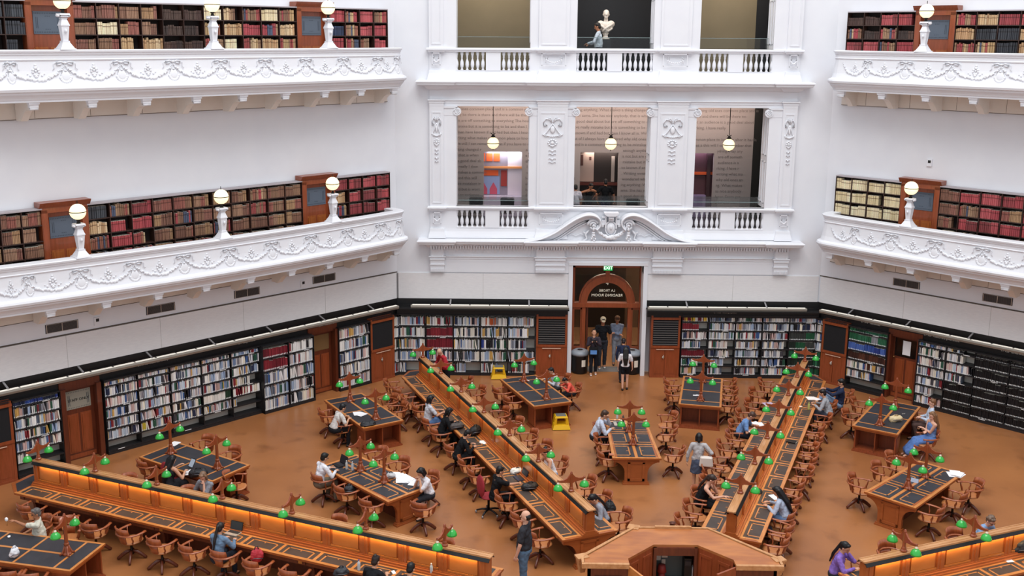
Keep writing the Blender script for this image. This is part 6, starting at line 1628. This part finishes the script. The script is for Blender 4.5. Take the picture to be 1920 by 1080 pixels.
bag(1417,925,'black strappy handbag on the right-centre desk',(.3,.2,.1),'26241f',.2)
bag(1910,1036,'large black backpack cut off by the lower right edge',(.4,.36,.34),'232326',.3)
bag(690,797,'dark jacket spread on the desk beside the check-shirted person',(.45,.25,.1),'17191f',.4)
bag(1142,962,'black leather bag on the desk end beside the patterned shirt woman',(.26,.24,.3),'1b1e22',.2,z=.5)
bag(28,1046,'crumpled white plastic bag on the lower left table',(.2,.14,.24),'e2e4ea',.8,accent='e8eaf0')
bag(482,1056,'red jacket draped over an empty captain chair',(.28,.16,.34),'b8303c',.3,z=.5)
bag(655,925,'dark bag lying in a captain chair at the left table',(.28,.2,.22),'23252c',.3,z=.5)
bag(640,1080,'striped dark bag at the bottom edge of the picture',(.3,.2,.2),'2b2d33',.3)
def bottle(px,py,label,col='cfdbe2',cap='3a4f9a'):
    P=at(px,py,TOPZ+.008); t=thing('water_bottle',label,'bottle',P,0)
    m=MB(); m.lathe([(.03,0),(.033,.02),(.033,.15),(.028,.175),(.013,.2),(.013,.215)],seg=14); m.build('bottle_body',mat('bottle_'+col,col,.1,alpha=.75),t)
    m=MB(); m.lathe([(.015,.213),(.015,.235)],seg=12); m.build('bottle_cap',mat('cap_'+cap,cap,.4),t)
bottle(673,1069,'clear water bottle with blue cap on the lower left desk'); bottle(809,1076,'clear water bottle on the desk at the bottom edge',cap='e8e8ea')
bottle(1157,785,'clear water bottle behind the laptop on the centre table',cap='d8e0e8'); bottle(1516,768,'yellow-green bottle on the right-centre desk',col='c8cc78',cap='b8bc60')
bottle(661,882,'clear spray bottle by the lamp on the left tapered table',cap='e8e8ea'); bottle(650,880,'frosted bottle beside the black laptop',col='d8dcda',cap='e8e8ea')
P=at(360,868,TOPZ+.15); t=thing('tablet','black tablet held up by the woman in black',"tablet",P,-math.radians(35)); m=MB(); m.M=Matrix.Rotation(-.6,4,'X'); m.box(-.09,.09,0,.01,-.12,.12); m.build('tablet_body',black,t); m=MB(); m.M=Matrix.Rotation(-.6,4,'X'); m.box(-.075,.075,-.003,0,-.1,.1); m.build('tablet_screen',mat('tablet_screen','9aa6b4',.3,emit=.15),t)
P=at(6,964,1.0); 
t=thing('keyring','small white pouch with dangling cord held by the man in cream','pouch',at(12,974,1.05),0); m=MB(); m.sph((0,0,0),(.04,.03,.05),8); m.build('pouch',paper,t); m=MB(); m.tube([(0,0,-.04),(.01,0,-.1),(0,0,-.15)],.006,5); m.build('cord',brass,t)
t=thing('computer_mouse','white computer mouse on the lower left table','mouse',at(17,1007,TOPZ+.008),.4); m=MB(); m.sph((0,0,.015),(.035,.055,.018),10); m.build('shell',paper,t); m=MB(); m.box(-.003,.003,.0,.05,.028,.034); m.build('wheel',dgrey,t)
t=thing('small_sign','small white and blue standing card on the right tapered table','card',at(1715,904,TOPZ+.008),-.7); m=MB(); m.prism([(-.03,0),(.03,0),(0,.1)],-.09,.09,'x'); m.build('card_body',mat('card_blue','b9c6dc',.5),t)
t=thing('spectacles','pair of spectacles left on the table near the right wall','spectacles',at(1694,776,TOPZ+.01),.3); m=MB()
for q in (-1,1): m.tube([(q*.03+.022*math.cos(a*.785),.022*math.sin(a*.785),.005) for a in range(9)],.004,4)
m.tube([(-.01,0,.005),(.01,0,.005)],.004,4); m.build('frames',silver,t)

t=thing('notebook','thick closed black notebook on the right side of the right-centre desk','notebook',at(1484,829,TOPZ+.008),-.5); m=MB(); m.box(-.13,.13,-.09,.09,0,.03); m.build('cover',black,t); m=MB(); m.box(-.12,.132,-.085,.085,.006,.024); m.build('page_block',pages,t)
